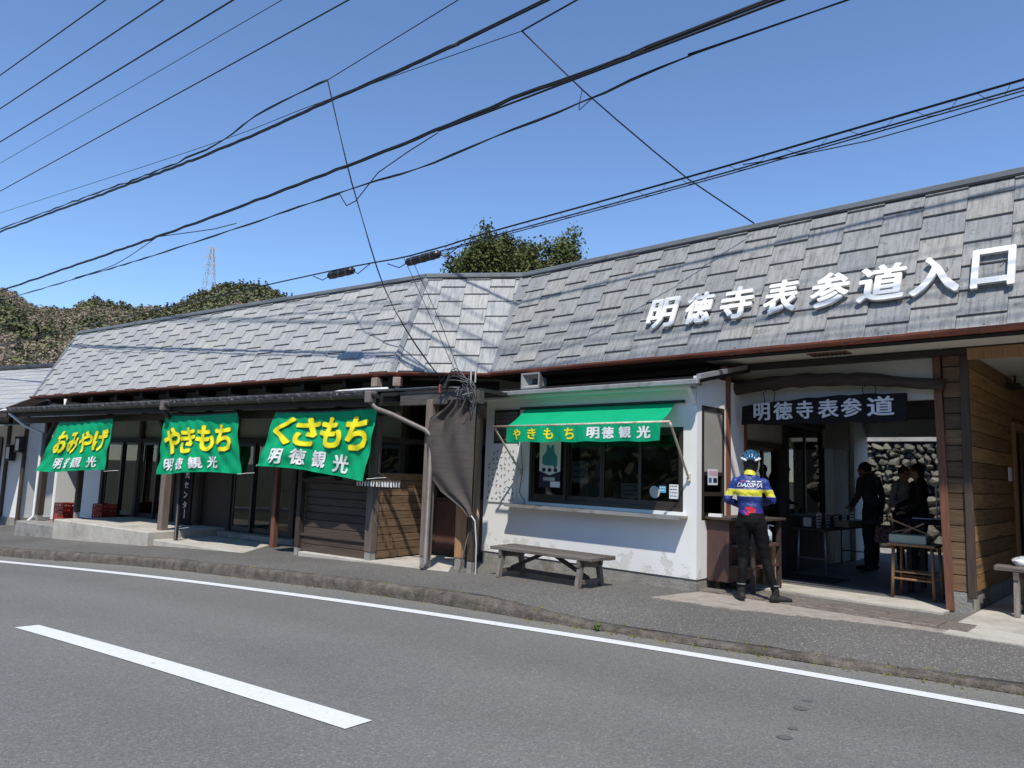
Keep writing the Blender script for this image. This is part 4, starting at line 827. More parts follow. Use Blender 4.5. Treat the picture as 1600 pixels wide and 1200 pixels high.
for i, ch in enumerate('やきもち明徳観光'):
    s0 = (.05, .16, .28, .42, .57, .66, .76, .87)[i]; ww = .06 if i < 4 else .075
    me = text_mesh(ch, 1, 1, 0, .035, 0, .25); map_mesh(me, lambda x, y, z: SV(s0 + x * ww, .2 + (1 - y) * .64, .005 + z), 'letter_yellow' if i < 4 else 'cloth_white'); link('letter', me, aw)
h = MB(); h.tube([al(-5.36, KY - .63, 2.14), al(-2.45, KY - .63, 2.155)], .016, n=8); h.build('front_bar', 'awning_pipe', aw, smooth=True)
for x0, x1 in ((-5.36, -5.36), (-2.45, -2.54)):
    h = MB(); h.tube([al(x0, KY - .63, 2.145), al(x0, KY - .6, 2.1), al(x1, KY - .04, 1.52), al(x1, KY, 1.5)], .015, n=8); h.build('support_arm', 'awning_pipe', aw, smooth=True)
    h = MB(); h.box(*[c for c in (x1 - AO.x - .02, x1 - AO.x + .02, -.03, -.002, 1.46 - AO.z, 1.55 - AO.z)]); h.build('arm_bracket', 'awning_pipe', aw)
h = MB(); h.tube([al(-5.4, KY - .03, 2.46), al(-2.6, KY - .03, 2.46)], .02, n=8); h.build('wall_rail', 'frame_dark', aw)
h = MB(); h.tube([al(-5.33, KY - .06, 1.9), al(-5.3, KY - .05, 1.5), al(-5.35, KY - .05, 1.2), al(-5.24, KY - .05, 1.08), al(-5.24, KY - .05, .98)], .006, n=5); h.build('pull_cord', 'cable_black', aw)
# ------------------------------------------------------------------ notices
wb = thing('handwritten_notice', 'white wall sheet covered in handwritten black notes beside the kiosk window', 'notice', FB.w(-5.76, KY - .012, 1.03), FB.th)
MB().box(-.32, .31, -.006, .006, 0, .9).build('sheet', 'paper', wb)
rr = random.Random(4); q1 = MB(); q2 = MB()
for i in range(7):
    for j in range(9):
        if rr.random() < .12: continue
        x, z = -.27 + i * .085 + rr.uniform(-.01, .01), .06 + j * .088 + rr.uniform(-.02, .02); tgt = q2 if (i * 7 + j) % 13 == 3 else q1
        for _ in range(3):
            a = rr.uniform(0, 3.14); l_ = rr.uniform(.012, .028); c = Vector((x + rr.uniform(-.015, .015), -.0075, z + rr.uniform(-.015, .015))); d = Vector((math.cos(a), 0, math.sin(a))) * l_; pp = Vector((-d.z, 0, d.x)).normalized() * .0035
            tgt.add([c - d - pp, c + d - pp, c + d + pp, c - d + pp], [(0, 1, 2, 3)])
tag(q1.build('handwriting', 'ink', wb), kind='stuff'); tag(q2.build('red_handwriting', 'ink_red', wb), kind='stuff')
def notice(label, x, y, z, w_, h_, mat='paper', lines=0, lm='ink', fr=FB, name='paper_notice'):
    t = thing(name, label, 'notice', fr.w(x, y, z), fr.th); MB().box(0, w_, -.002, .0, 0, h_).build('sheet', mat, t)
    if lines:
        L_ = MB(); r2 = random.Random(int(x * 100))
        for i in range(lines):
            zc = h_ * (1 - (i + .7) / (lines + .4)); xx = w_ * .1
            while xx < w_ * .85:
                l_ = r2.uniform(.012, .03); L_.box(xx, min(xx + l_, w_ * .9), -.0035, -.0025, zc, zc + h_ / (lines + 1) * .35); xx += l_ + .01
        tag(L_.build('print', lm, t), kind='stuff')
    return t
gy = KY + .085
notice('pale paper notice with two printed lines inside the second kiosk sash', -4.47, gy + .01, 1.38, .28, .3, 'paper_dim', 3)
notice('wide pale printed notice low inside the third kiosk sash', -3.62, gy + .01, 1.2, .3, .2, 'paper_dim', 3)
notice('small white sticker in the lower corner of the kiosk window', -2.84, KY + .024, 1.23, .13, .18, 'paper', 4)
notice('small bright blue sticker on the kiosk window glass', -2.99, KY + .024, 1.3, .1, .085, 'sky_blue', 2, 'paper')
ph = notice('framed dark photo print leaning in the kiosk window corner', -3.2, KY + .024, 1.2, .28, .22, 'ink', 0)
MB().tube([(.14, -.004, .11), (.14, -.003, .11)], .07, n=20).build('plate_picture', 'paper', ph, smooth=False).rotation_euler = (0, 0, 0)
ph.children[-1].data = MB().prism([(.15 + .075 * math.cos(a * .3142), .1 + .075 * math.sin(a * .3142)) for a in range(20)], lambda a, b_, d: (a, d, b_), -.006, -.0025).mesh('plate_picture', 'paper_dim')
po = thing('apron_poster', 'white and teal poster with apron picture inside the first kiosk sash', 'poster', FB.w(-5.03, KY + .024, 1.19), FB.th)
MB().box(-.0, .4, -.002, 0, .1, .86).build('navy_base', 'navy', po)
MB().prism([(0, .34), (.2, .28), (.4, .34), (.4, .8), (0, .8)], lambda a, b_, d: (a, d, b_), -.005, -.0025).build('white_panel', 'paper', po)
MB().box(0, .4, -.0055, -.0025, .8, .86).build('teal_band', 'teal', po)
MB().prism([(.06, .44), (.06, .55), (.13, .62), (.14, .72), (.18, .72), (.19, .68), (.22, .68), (.23, .72), (.27, .72), (.28, .62), (.34, .55), (.34, .42), (.3, .38), (.26, .42), (.12, .42)], lambda a, b_, d: (a, d, b_), -.009, -.0056).build('apron_print', 'teal', po)
for i in range(3): MB().prism([(.09 + i * .11 + .035 * math.cos(a * .419), .355 + .03 * math.sin(a * .419)) for a in range(15)], lambda a, b_, d: (a, d, b_), -.009, -.0056).build('round_icon', 'navy', po)
MB().box(.08, .3, -.005, -.0025, .2, .25).build('caption', 'paper_dim', po); MB().box(.22, .4, -.009, -.0056, .11, .19).build('paper_slip', 'paper', po)
p_ = thing('paper_notice', 'small pink and blue printed card on the kiosk side window', 'notice', FB.w(KX1 + .004, -.93, 1.42), FB.th)
MB().box(0, .002, 0, .26, 0, .2).build('sheet', 'paper', p_); MB().box(.0025, .004, .02, .24, .12, .18).build('pink_print', 'pink_print', p_); MB().box(.0025, .004, .02, .1, .03, .09).build('blue_print', 'ink_blue', p_); MB().box(.0025, .004, .14, .24, .03, .09).build('dark_print', 'navy', p_)
# ------------------------------------------------------------------ loudspeaker
ls = thing('loudspeaker', 'boxy grey horn loudspeaker under the brown roof gutter', 'loudspeaker', FB.w(-5.5, -.78, 2.93), FB.th)
hb = MB(); nn = 6
def ring(y, w_, h_): return [(-w_, y, -h_), (w_, y, -h_), (w_, y, h_), (-w_, y, h_)]
seq = [(-.13, .19, .125), (-.14, .19, .125), (-.14, .165, .1), (-.02, .06, .045), (.06, .05, .04)]
vs = []; [vs.extend(ring(*a)) for a in seq]
hb.add(vs, [(4 * i + j, 4 * i + (j + 1) % 4, 4 * i + 4 + (j + 1) % 4, 4 * i + 4 + j) for i in range(4) for j in range(4)] + [(16, 17, 18, 19)])
hb.add(ring(-.13, .19, .125) + ring(.05, .1, .07) + ring(.16, .09, .065), [(4 * i + j, 4 * i + (j + 1) % 4, 4 * i + 4 + (j + 1) % 4, 4 * i + 4 + j) for i in range(2) for j in range(4)] + [(8, 9, 10, 11)])
hb.build('horn', 'speaker_grey', ls); MB().ball((0, -.0, 0), .035).build('phase_plug', 'cable_grey', ls, smooth=True)
MB().tube([(-.3, -.05, -.17), (-.08, .0, -.12)], .04, n=10).build('driver_tube', 'pvc_tan', ls, smooth=True); MB().beam((-.2, .05, .16), (-.2, .05, -.05), .04, .02).build('bracket', 'grey_metal', ls)
# ------------------------------------------------------------------ benches
def bench(label, x0, x1, y0, y1, zb, zt, splay=.08):
    t = thing('bench', label, 'bench', FB.w((x0 + x1) / 2, (y0 + y1) / 2, zb), FB.th); L_, W_, H_ = (x1 - x0), (y1 - y0), zt - zb
    n = 3; pw = W_ / n
    for i in range(n): MB().box(-L_ / 2 + rnd.uniform(-.02, .02), L_ / 2 + rnd.uniform(-.02, .02), -W_ / 2 + i * pw + .004, -W_ / 2 + (i + 1) * pw - .004, H_ - .045, H_ + rnd.uniform(-.004, .004)).build('seat_plank', 'bench_wood', t, bevel=.006)
    xl = L_ / 2 - .2
    for sx_ in (-1, 1):
        for sy in (-1, 1): q = MB(); q.beam((sx_ * xl, sy * (W_ / 2 + splay - .08), 0), (sx_ * (xl), sy * (W_ / 2 - .08), H_ - .05), .05, .07); q.build('leg', 'bench_wood_z', t)
        q = MB(); q.beam((sx_ * xl, -W_ / 2 + .01, H_ - .09), (sx_ * xl, W_ / 2 - .01, H_ - .09), .05, .08); q.build('cross_bearer', 'bench_wood', t)
        q = MB(); q.beam((sx_ * xl, -W_ / 2 - splay * .6 + .06, .09), (sx_ * xl, W_ / 2 + splay * .6 - .06, .09), .035, .05); q.build('foot_rail', 'bench_wood', t)
        q = MB(); q.beam((sx_ * (xl - .02), 0, .12), (sx_ * .12, 0, H_ - .06), .04, .05, up=(0, 1, 0)); q.build('diagonal_brace', 'dark_wood_x', t)
    q = MB(); q.beam((-xl, 0, .1), (xl, 0, .1), .04, .05); q.build('stretcher', 'dark_wood_x', t)
    return t
bench('low weathered grey plank bench against the white kiosk wall', -5.0, -3.28, -2.22, -1.72, .1, .5)
t2 = bench('grey wooden bench in the boarded side porch', .42, 2.2, .12, .6, .145, .66)
# objects left on the porch bench
bb_ = MB().ball((0, 0, .045), (.13, .09, .055), 26, 16); nz_ = random.Random(3)
bb_.v = [(x * (1 + .16 * math.sin(x * 60 + z * 40)) + .01 * math.sin(y * 70), y * (1 + .2 * math.sin(x * 45 + 1)), max(.0, z + .016 * math.sin(x * 70 + y * 50))) for x, y, z in bb_.v]
bg_ = tag(bb_.build('cloth_bag', 'paper', None, None, True, loc=FB.w(.68, .4, .665)), 'crumpled white cloth bag lying on the porch bench', 'bag')
# ------------------------------------------------------------------ counter beside the kiosk
ct = thing('side_counter', 'brown serving counter with open shelves against the kiosk side', 'counter', FB.w(-2.43, -.4, .13), FB.th)
MB().box(.0, .62, -.62, .38, .87, .9).build('counter_top', 'dark_wood_x', ct, bevel=.004); MB().box(.0, .26, -.55, -.52, .12, .87).build('front_panel', 'counter_brown', ct)
MB().box(.26, .29, -.55, .3, .12, .87).build('side_panel', 'counter_brown', ct)
for z in (.3, .55): MB().box(.29, .58, -.5, .3, z, z + .025).build('shelf', 'counter_brown', ct)
for y in (-.48, .26): MB().box(.53, .58, y, y + .05, .0, .87).build('leg', 'dark_wood', ct)
for y in (-.5, .26): MB().box(.08, .14, y, y + .05, .0, .12).build('leg', 'dark_wood', ct)
tag(MB().box(0, .16, 0, .1, 0, .035).build('paper_stack', 'paper', None, None, loc=FB.w(-2.4, -.98, 1.03), rot=(0, 0, FB.th + .3)), 'small stack of white paper on the serving counter', 'paper')
# ------------------------------------------------------------------ stump with sanitiser
st_ = thing('log_stump', 'upright cut log with split bark standing at the passage entrance', 'log stump', FB.w(-2.17, .2, .15))
q = MB(); nA = 20; rings = []
rr = random.Random(12); rad = [.17 * rr.uniform(.88, 1.12) for _ in range(nA)]
for z in (0, .1, .25, .4, .52):
    for i in range(nA): a = 6.283 * i / nA; r_ = rad[i] * (1.08 if z == 0 else 1) * rr.uniform(.97, 1.03); q.v.append((r_ * math.cos(a), r_ * math.sin(a), z))
q.f += [(k * nA + i, k * nA + (i + 1) % nA, (k + 1) * nA + (i + 1) % nA, (k + 1) * nA + i) for k in range(4) for i in range(nA)]; q.m += [0] * (4 * nA)
q.build('log', 'stump_wood', st_); MB().add([(rad[i] * .99 * math.cos(6.283 * i / nA), rad[i] * .99 * math.sin(6.283 * i / nA), .521) for i in range(nA)], [tuple(range(nA))]).build('cut_face', 'stump_cut', st_)
bt = thing('pump_bottle', 'clear blue hand sanitiser pump bottle on the log stump', 'bottle', FB.w(-2.13, .16, .672), FB.th)
MB().tube([(0, 0, 0), (0, 0, .14), (0, 0, .165), (0, 0, .18)], [.05, .05, .03, .02], n=14, ry=[.035, .035, .022, .018]).build('body', 'bottle', bt, smooth=True); MB().tube([(0, 0, .18), (0, 0, .235), (.005, 0, .24), (.075, 0, .232)], .009, n=8).build('pump', 'paper', bt, smooth=True); MB().box(-.03, .03, -.037, -.034, .04, .1).build('bottle_label', 'ink_blue', bt)
# ------------------------------------------------------------------ tables and goods in the passage
def table(name, label, x0, x1, y0, y1, z0, zt, top, leg, shelf=None, r_=.016, fold=False):
    t = thing(name, label, 'table', FB.w((x0 + x1) / 2, (y0 + y1) / 2, z0), FB.th); a, b_, h_ = (x1 - x0) / 2, (y1 - y0) / 2, zt - z0
    MB().box(-a, a, -b_, b_, h_ - .03, h_).build('table_top', top, t, bevel=.004)
    for sx_ in (-1, 1):
        for sy in (-1, 1): MB().tube([(sx_ * (a - .03), sy * (b_ - .06), 0), (sx_ * (a - .05), sy * (b_ - .08), h_ - .03)], r_, n=8).build('leg', leg, t, smooth=True)
    for sy in (-1, 1): MB().tube([(-a + .05, sy * (b_ - .07), h_ * .35), (a - .05, sy * (b_ - .07), h_ * .35)], r_ * .7, n=6).build('leg_brace', leg, t)
    if shelf: MB().box(-a + .06, a - .06, -b_ + .08, b_ - .08, shelf, shelf + .012).build('lower_shelf', top, t)
    return t
table('folding_table', 'long folding table with steel legs along the passage wall', -2.38, -1.9, 1.62, 3.6, .15, .82, 'dark_wood', 'steel')
table('wooden_stand', 'small wooden stand with thin splayed legs beside the red post', -.72, -.2, .35, .85, .15, .8, 'table_wood', 'table_wood', .3, .02)
for i in range(5):
    t = thing('display_box', 'black display box with white price sheet on the folding table', 'display box', FB.w(-2.2, 1.82 + i * .36, .822), FB.th, 'display boxes on the folding table')
    MB().box(-.12, .12, -.13, .13, 0, .16).build('box', 'plastic_black', t, bevel=.004)
    MB().box(.122, .124, -.09, .09, .0, .22).build('price_sheet', 'paper', t); MB().box(-.06, .06, -.134, -.131, .02, .15).build('price_sheet', 'paper_dim', t)
    for k in range(4): MB().box(.1245, .126, -.07, .07, .03 + k * .045, .045 + k * .045).build('print_line', 'ink', t)
tag(MB().box(-.14, .14, -.5, .5, 0, .09).build('low_carton', 'carton_tan', None, None, bevel=.004, loc=FB.w(-2.02, 3.0, .822), rot=(0, 0, FB.th)), 'long shallow tan carton on the end of the folding table', 'carton')
bx = thing('green_tray', 'pale green tray of wooden hangers on the small stand', 'tray', FB.w(-.5, .5, .802), FB.th)
MB().box(-.2, .2, -.12, .12, 0, .01).build('base', 'carton_green', bx)
for s_ in (-1, 1): MB().box(-.2, .2, s_ * .12 - .005, s_ * .12 + .005, .01, .1).build('side', 'carton_green', bx); MB().box(s_ * .2 - .005, s_ * .2 + .005, -.115, .115, .01, .1).build('side', 'carton_green', bx)
for i, (a, b_) in enumerate((((-.22, -.05, .3), (.18, .05, .13)), ((-.1, .05, .12), (.16, .0, .26)), ((-.2, .0, .13), (.05, .06, .2)))):
    tag(MB().beam(a, b_, .03, .018).build('wooden_stick', 'orange_post', None, None, loc=FB.w(-.5, .5, .79), rot=(0, 0, FB.th)), 'orange wooden stick lying across the pale green tray', 'stick', 'sticks across the green tray')
dk = thing('dark_counter', 'black sales counter with papers behind the red post', 'counter', FB.w(-.3, 1.3, .15), FB.th)
MB().box(-.4, .28, -.3, .4, .86, .93).build('counter_top', 'black_board', dk, bevel=.005); q = MB(); q.add([(.05, -.26, .86), (.25, -.26, .86), (.25, -.26, .02), (.2, -.26, .02), (.05, -.2, .86), (.25, -.2, .86), (.25, -.2, .02), (.2, -.2, .02)], [(0, 1, 2, 3), (7, 6, 5, 4), (0, 4, 5, 1), (1, 5, 6, 2), (2, 6, 7, 3), (3, 7, 4, 0)]); q.build('slanted_panel', 'grey_beam', dk)
for x, y in ((-.35, -.25), (-.35, .35), (.22, .35)): MB().box(x - .03, x + .03, y - .03, y + .03, 0, .86).build('leg', 'black_beam', dk)
for i in range(3): tag(MB().box(-.11, .11, -.08, .08, 0, .006).build('paper_sheet', 'paper', None, None, loc=FB.w(-.5 + i * .17, 1.12 + i * .08, 1.082 + .001 * i), rot=(0, 0, FB.th + .3 * i)), 'white paper sheet lying on the black sales counter', 'paper', 'papers on the black counter')
q = MB(); fr_ = [(-.2, 0), (-.2, .42), (-.16, .5), (.16, .5), (.2, .42), (.2, 0)]
sh = thing('splash_screen', 'clear acrylic splash screen standing on the black sales counter', 'screen', FB.w(-.22, 1.45, 1.08), FB.th)
q.tube([(x, 0, z) for x, z in fr_], .008, n=6); q.build('frame', 'steel', sh); MB().prism([(x * .97, z) for x, z in fr_], lambda a, b_, d: (a, d, b_), -.002, .002).build('clear_sheet', 'glass', sh)
tag(MB().box(-.45, .45, -.3, .3, 0, .012).build('door_mat', 'mat_rubber', None, None, loc=FB.w(-2.0, 1.2, .151), rot=(0, 0, FB.th)), 'black rubber mat on the passage floor beside the glazed wall', 'mat')
# ------------------------------------------------------------------ crates by the left wing
def crate(loc, rz, label):
    t = thing('plastic_crate', label, 'crate', loc, rz, 'red crates by the shop post'); a, b_, h_ = .22, .17, .23
    MB().box(-a, a, -b_, b_, 0, .02).build('base', 'red_crate', t)
    for sx_, sy in ((0, 1), (0, -1), (1, 0), (-1, 0)):
        q = MB(); n = 4
        for i, (z0, z1) in enumerate(((.02, .05), (.09, .15), (.2, .23))):
            if sx_ == 0: q.box(-a, a, sy * b_ - .008, sy * b_ + .008, z0, z1)
            else: q.box(sx_ * a - .008, sx_ * a + .008, -b_, b_, z0, z1)
        for i in range(n + 1):
            f_ = -1 + 2 * i / n
            if sx_ == 0: q.box(f_ * (a - .012) - .012, f_ * (a - .012) + .012, sy * b_ - .01, sy * b_ + .01, .02, h_ - .01)
            else: q.box(sx_ * a - .01, sx_ * a + .01, f_ * (b_ - .012) - .012, f_ * (b_ - .012) + .012, .02, h_ - .01)
        q.build('side', 'red_crate', t)
    return t
crate(FA.w(-10.3, .25, -.05), FA.th, 'lower red plastic crate of the pair beside the corner post'); crate(FA.w(-10.3, .25, .182), FA.th, 'upper red plastic crate of the pair beside the corner post')
for i_, z_ in enumerate((-.05, .182)): crate(FA.w(-9.72, .85, z_), FA.th, ('lower' if i_ == 0 else 'upper') + ' red plastic crate of the shaded pair behind the slim dark post')
# ------------------------------------------------------------------ torn shade net
nt_ = thing('shade_net', 'torn brown shade net hanging bunched in the recessed doorway', 'net', FA.w(1.65, -.12, 1.6), FA.th)
def NS(a, b_):      # gathered at the top, wide in the middle, lower edge running to a tied corner
    z = 2.5 - 1.64 * b_; K = ((0, 1.6), (.07, 1.5), (.16, 1.28), (.3, 1.24), (.64, 1.24), (.8, 1.5), (.93, 1.9), (1, 2.03)); xL = 2.0
    for (b0, x0), (b1, x1) in zip(K, K[1:]):
        if b0 <= b_ <= b1: xL = x0 + (x1 - x0) * (b_ - b0) / (b1 - b0)
    x = xL + (2.09 - xL) * a; g_ = max(0, 1 - b_ * 2.6)
    y = -.12 + .045 * math.sin(a * 26 + b_ * 4) * g_ + .02 * math.sin((a * 1.2 - b_ * .8) * 9) + .05 * max(0, .5 - b_) * math.sin((a + b_ * 1.6) * 16) * (1 - a) - .02 * math.sin(b_ * 5)
    return (x - 1.65, y + .12, z - 1.6)
MB().grid(70, 70, NS).build('net', 'net_cloth', nt_, smooth=True)
q = MB(); q.tube([(.44, 0, -.72), (.52, -.02, -.78), (.56, -.02, -1.1), (.55, 0, -1.5)], .008, n=5); q.build('tie_rope', 'pvc_white', nt_)
tag(MB().beam((1.9, -.1, .1), (2.02, -.08, .62), .02, .012).build('thin_stick', 'pvc_grey', None, FA), 'thin pale stick leaning in the recessed doorway', 'stick')
# ------------------------------------------------------------------ peg hanger
pg = thing('peg_hanger', 'hanging drying rack with many small white pegs by the plank wall', 'drying rack', FA.w(.32, -.2, 1.28), FA.th)
q = MB(); q.tube([(-.38, -.05, 0), (.38, -.05, .02), (.38, .12, .02), (-.38, .12, 0), (-.38, -.05, 0)], .008, n=6); q.build('frame', 'pvc_grey', pg)
q = MB(); q.tube([(0, .03, .9), (0, .03, .14), (-.36, -.05, 0)], .003, n=4); q.tube([(0, .03, .14), (.36, -.05, .02)], .003, n=4); q.build('hanging_cord', 'cable_grey', pg)
pm = MB().box(-.008, .008, -.006, .006, -.07, .0).mesh('peg', 'paper')
for i in range(13):
    for y in (-.05, .12): link('peg', pm, pg, loc=(-.36 + i * .06, y, 0), rot=(0, rnd.uniform(-.15, .15), 0))
#--PART4
# ------------------------------------------------------------------ stone retaining wall behind the building
rw = thing('stone_wall', 'rough field-stone retaining wall seen through the passage', 'wall', FB.w(-2, 8.6, .1), FB.th)
MB().box(-3.0, 2.2, .0, .5, -.2, 2.35).build('mortar_core', 'roof_under', rw)
stn = []
for k in range(8):
    bm = bmesh.new(); bmesh.ops.create_icosphere(bm, subdivisions=2, radius=1.); r2 = random.Random(40 + k)
    dirs = [(Vector((r2.gauss(0, 1), r2.gauss(0, 1), r2.gauss(0, 1))).normalized(), r2.uniform(.5, .85)) for _ in range(13)]
    for v in bm.verts:
        for d, lim in dirs:
            e = v.co.dot(d)
            if e > lim: v.co -= d * (e - lim)
        v.co *= 1 + r2.uniform(-.03, .03)
    me = bpy.data.meshes.new('stone'); bm.to_mesh(me); bm.free(); me.materials.append(MATS['stone']); stn.append(me)
r2 = random.Random(77); z = .0; cnt = 0
while z < 2.3 and cnt < 298:
    hh = r2.uniform(.2, .32) if z < 1.2 else r2.uniform(.1, .19); x = -2.7 + r2.uniform(0, .2)
    while x < 1.5 and cnt < 298:
        ww = hh * r2.uniform(.75, 1.9); o = link('stone', stn[r2.randrange(8)], rw, loc=(x + ww / 2, .0 + r2.uniform(-.02, .04), min(2.25, z + hh / 2 + r2.uniform(-.03, .03))), rot=(r2.uniform(-.3, .3), r2.uniform(-.45, .45), r2.uniform(-.3, .3)))
        o.scale = (ww * .62, r2.uniform(.12, .2), hh * .68); x += ww; cnt += 1
    z += hh * .93
MB().box(-3.0, 2.2, -.1, .5, 2.36, 2.5).build('coping', 'concrete', rw, bevel=.015)
for x in [-2.9 + i * .9 for i in range(6)]: MB().box(x - .03, x + .03, .1, .16, 2.5, 2.95).build('fence_post', 'steel', rw)
for z in (2.65, 2.9): MB().box(-2.95, 2.1, .115, .145, z - .02, z + .02).build('fence_rail', 'steel', rw)
tag(MB().box(-7, 6, 5.75, 8.7, -.2, .09).build('rear_yard', 'old_concrete', None, FB), kind='structure')
# terrace behind the wall
tr_ = MB(); tr_.grid(20, 10, lambda a, b_: tuple(FB.w(-9 + 20 * a, 9.05 + 22 * b_, 2.3 + 3.4 * b_ + .15 * math.sin(a * 20 + b_ * 9)))); tag(tr_.build('terrace_slope', 'earth', smooth=True), kind='structure')
gs = MB(); r2 = random.Random(9)
for i in range(2600):
    a, b_ = r2.random(), r2.random() ** 2; p = FB.w(-6 + 12 * a, 9.1 + 5 * b_, 2.32 + 3.4 * 5 * b_ / 22); an = r2.uniform(0, 6.28); hh = r2.uniform(.08, .3); d = Vector((math.cos(an), math.sin(an), 0))
    gs.add([p - d * .02, p + d * .02, p + d.cross(Vector((0, 0, 1))) * .08 + Vector((0, 0, hh))], [(0, 1, 2)])
tag(gs.build('terrace_grass', 'moss'), 'green grass fringe growing on top of the stone wall', 'grass', kind='stuff')

# ------------------------------------------------------------------ hills, forest, pylon
def foliage_mesh(name, quads, mat):
    """quads: centre, size, normal, tone"""
    n = len(quads); V = np.empty((n * 4, 3), np.float32); tone = np.empty(n, np.float32)
    for i, (c, s_, nm, t) in enumerate(quads):
        a = nm.orthogonal().normalized(); r_ = (hash((i * 7919) & 65535) % 628) / 100.; b_ = nm.cross(a); u_ = a * math.cos(r_) + b_ * math.sin(r_); v_ = nm.cross(u_)
        V[4 * i] = c - u_ * s_ - v_ * s_ * .55; V[4 * i + 1] = c + u_ * s_ * .8 - v_ * s_ * .7; V[4 * i + 2] = c + u_ * s_ + v_ * s_ * .6; V[4 * i + 3] = c - u_ * s_ * .7 + v_ * s_ * .8; tone[i] = t
    me = bpy.data.meshes.new(name); me.from_pydata(V.tolist(), [], np.arange(n * 4).reshape(-1, 4).tolist()); me.materials.append(MATS[mat])
    at = me.attributes.new('tone', 'FLOAT', 'FACE'); at.data.foreach_set('value', tone); return me
HP = [(-2.2, .16), (-1.4, .2), (-.95, .2), (-.8, .217), (-.71, .221), (-.66, .199), (-.62, .203), (-.58, .222), (-.53, .217), (-.5, .222), (-.47, .22), (-.43, .235), (-.40, .242), (-.36, .24), (-.31, .222), (-.26, .18), (-.2, .13), (-.1, .06), (.1, .03), (.5, .03)]
def prof(a):
    for (x0, y0), (x1, y1) in zip(HP, HP[1:]):
        if x0 <= a <= x1: t = (a - x0) / (x1 - x0); return y0 + (y1 - y0) * t * t * (3 - 2 * t)
    return .03
def hillz(x, y):
    a = x / max(y, 1); d = y; t = min(1, max(0, (d - 95) / 165)); rise = t ** .75 if d < 260 else max(.3, 1 - (d - 260) / 300)
    return (prof(a) * 260 - 2.5) * rise + (2.2 * math.sin(x * .07 + y * .03) + 1.4 * math.sin(x * .19 - y * .11)) * min(1, t * 3) - .6
hl = MB(); NA, NR = 120, 44
for j in range(NR + 1):
    y = 85 + 300 * j / NR
    for i in range(NA + 1): a = -2.2 + 2.7 * i / NA; hl.v.append((a * y, y, hillz(a * y, y)))
hl.f = [(j * (NA + 1) + i, j * (NA + 1) + i + 1, (j + 1) * (NA + 1) + i + 1, (j + 1) * (NA + 1) + i) for j in range(NR) for i in range(NA)]; hl.m = [0] * len(hl.f)
tag(hl.build('hill', 'hill_soil', smooth=True), kind='structure')
r2 = random.Random(21); Q = []; BR = MB()
for i in range(10500):
    y = r2.uniform(150, 275) if r2.random() < .8 else r2.uniform(92, 150); a = r2.uniform(-.84, -.22) if y > 150 else r2.uniform(-.9, -.5)
    if r2.random() < .35: y = r2.uniform(225, 272)
    x = a * y; z = hillz(x, y); nz = math.sin(x * .045 + 1.3) * math.sin(y * .06 + .7) + .5 * math.sin(x * .13 + y * .05)
    brown = nz > .35 or (a < -.6 and nz > -.35); kind = r2.random()
    hgt = r2.uniform(2.2, 4.4); rad = r2.uniform(1.0, 1.9); tone0 = r2.uniform(.0, .22) if brown and kind < .8 else r2.uniform(.42, .95)
    conif = (not brown) and r2.random() < .25
    if conif: hgt *= 1.35; rad *= .6
    n_ = 30 if tone0 > .3 else 20
    for q in range(n_):
        th = r2.uniform(0, 6.283); u_ = r2.uniform(-.5, 1); rr_ = math.sqrt(max(0, 1 - u_ * u_)) if not conif else (1 - (u_ + .5) / 1.5) + .1
        d = Vector((math.cos(th) * rr_, math.sin(th) * rr_, u_)); f_ = r2.uniform(.7, 1.08)
        c = Vector((x, y, z + hgt * .45)) + Vector((d.x * rad * f_, d.y * rad * f_, d.z * hgt * .5 * f_))
        nm = (d + Vector((r2.uniform(-.6, .6), r2.uniform(-.6, .6), r2.uniform(-.2, .8)))).normalized()
        Q.append((c, (r2.uniform(.2, .48) if tone0 > .3 else r2.uniform(.08, .32)), nm, min(1, max(0, tone0 + r2.uniform(-.12, .12)))))
fo = link('hillside_forest', foliage_mesh('hillside_forest', Q, 'leaf_forest')); tag(fo, 'mixed green and bare brown forest covering the hill', 'forest', kind='stuff')
py_ = thing('power_pylon', 'slim pale lattice power pylon standing on the hilltop', 'pylon', (-.425 * 262, 262, hillz(-.425 * 262, 262)))
q = MB(); Hh = 21.; lv = [0, 4, 8, 11.5, 14.5, 17, 19, 21]
def hw(z): return 1.9 * (1 - z / Hh) + .45
cs = [[(sx_ * hw(z), sy * hw(z), z) for sx_, sy in ((-1, -1), (1, -1), (1, 1), (-1, 1))] for z in lv]
for i in range(len(lv) - 1):
    for k in range(4):
        q.beam(cs[i][k], cs[i + 1][k], .16, .16); q.beam(cs[i][k], cs[i + 1][(k + 1) % 4], .08, .08); q.beam(cs[i + 1][k], cs[i][(k + 1) % 4], .08, .08); q.beam(cs[i + 1][k], cs[i + 1][(k + 1) % 4], .08, .08)
q.build('lattice', 'pylon_steel', py_)
for z in (14.5, 17.5, 20.5):
    q = MB(); q.beam((-2.6, 0, z), (2.6, 0, z), .18, .14); q.beam((-2.6, 0, z), (0, 0, z + .9), .07, .07); q.beam((2.6, 0, z), (0, 0, z + .9), .07, .07); q.build('cross_arm', 'pylon_steel', py_)
    for s_ in (-1, 1): q = MB(); q.tube([(s_ * 2.5, 0, z), (s_ * 2.5, 0, z - 1.2)], .1, n=6); q.build('insulator', 'insulator', py_)
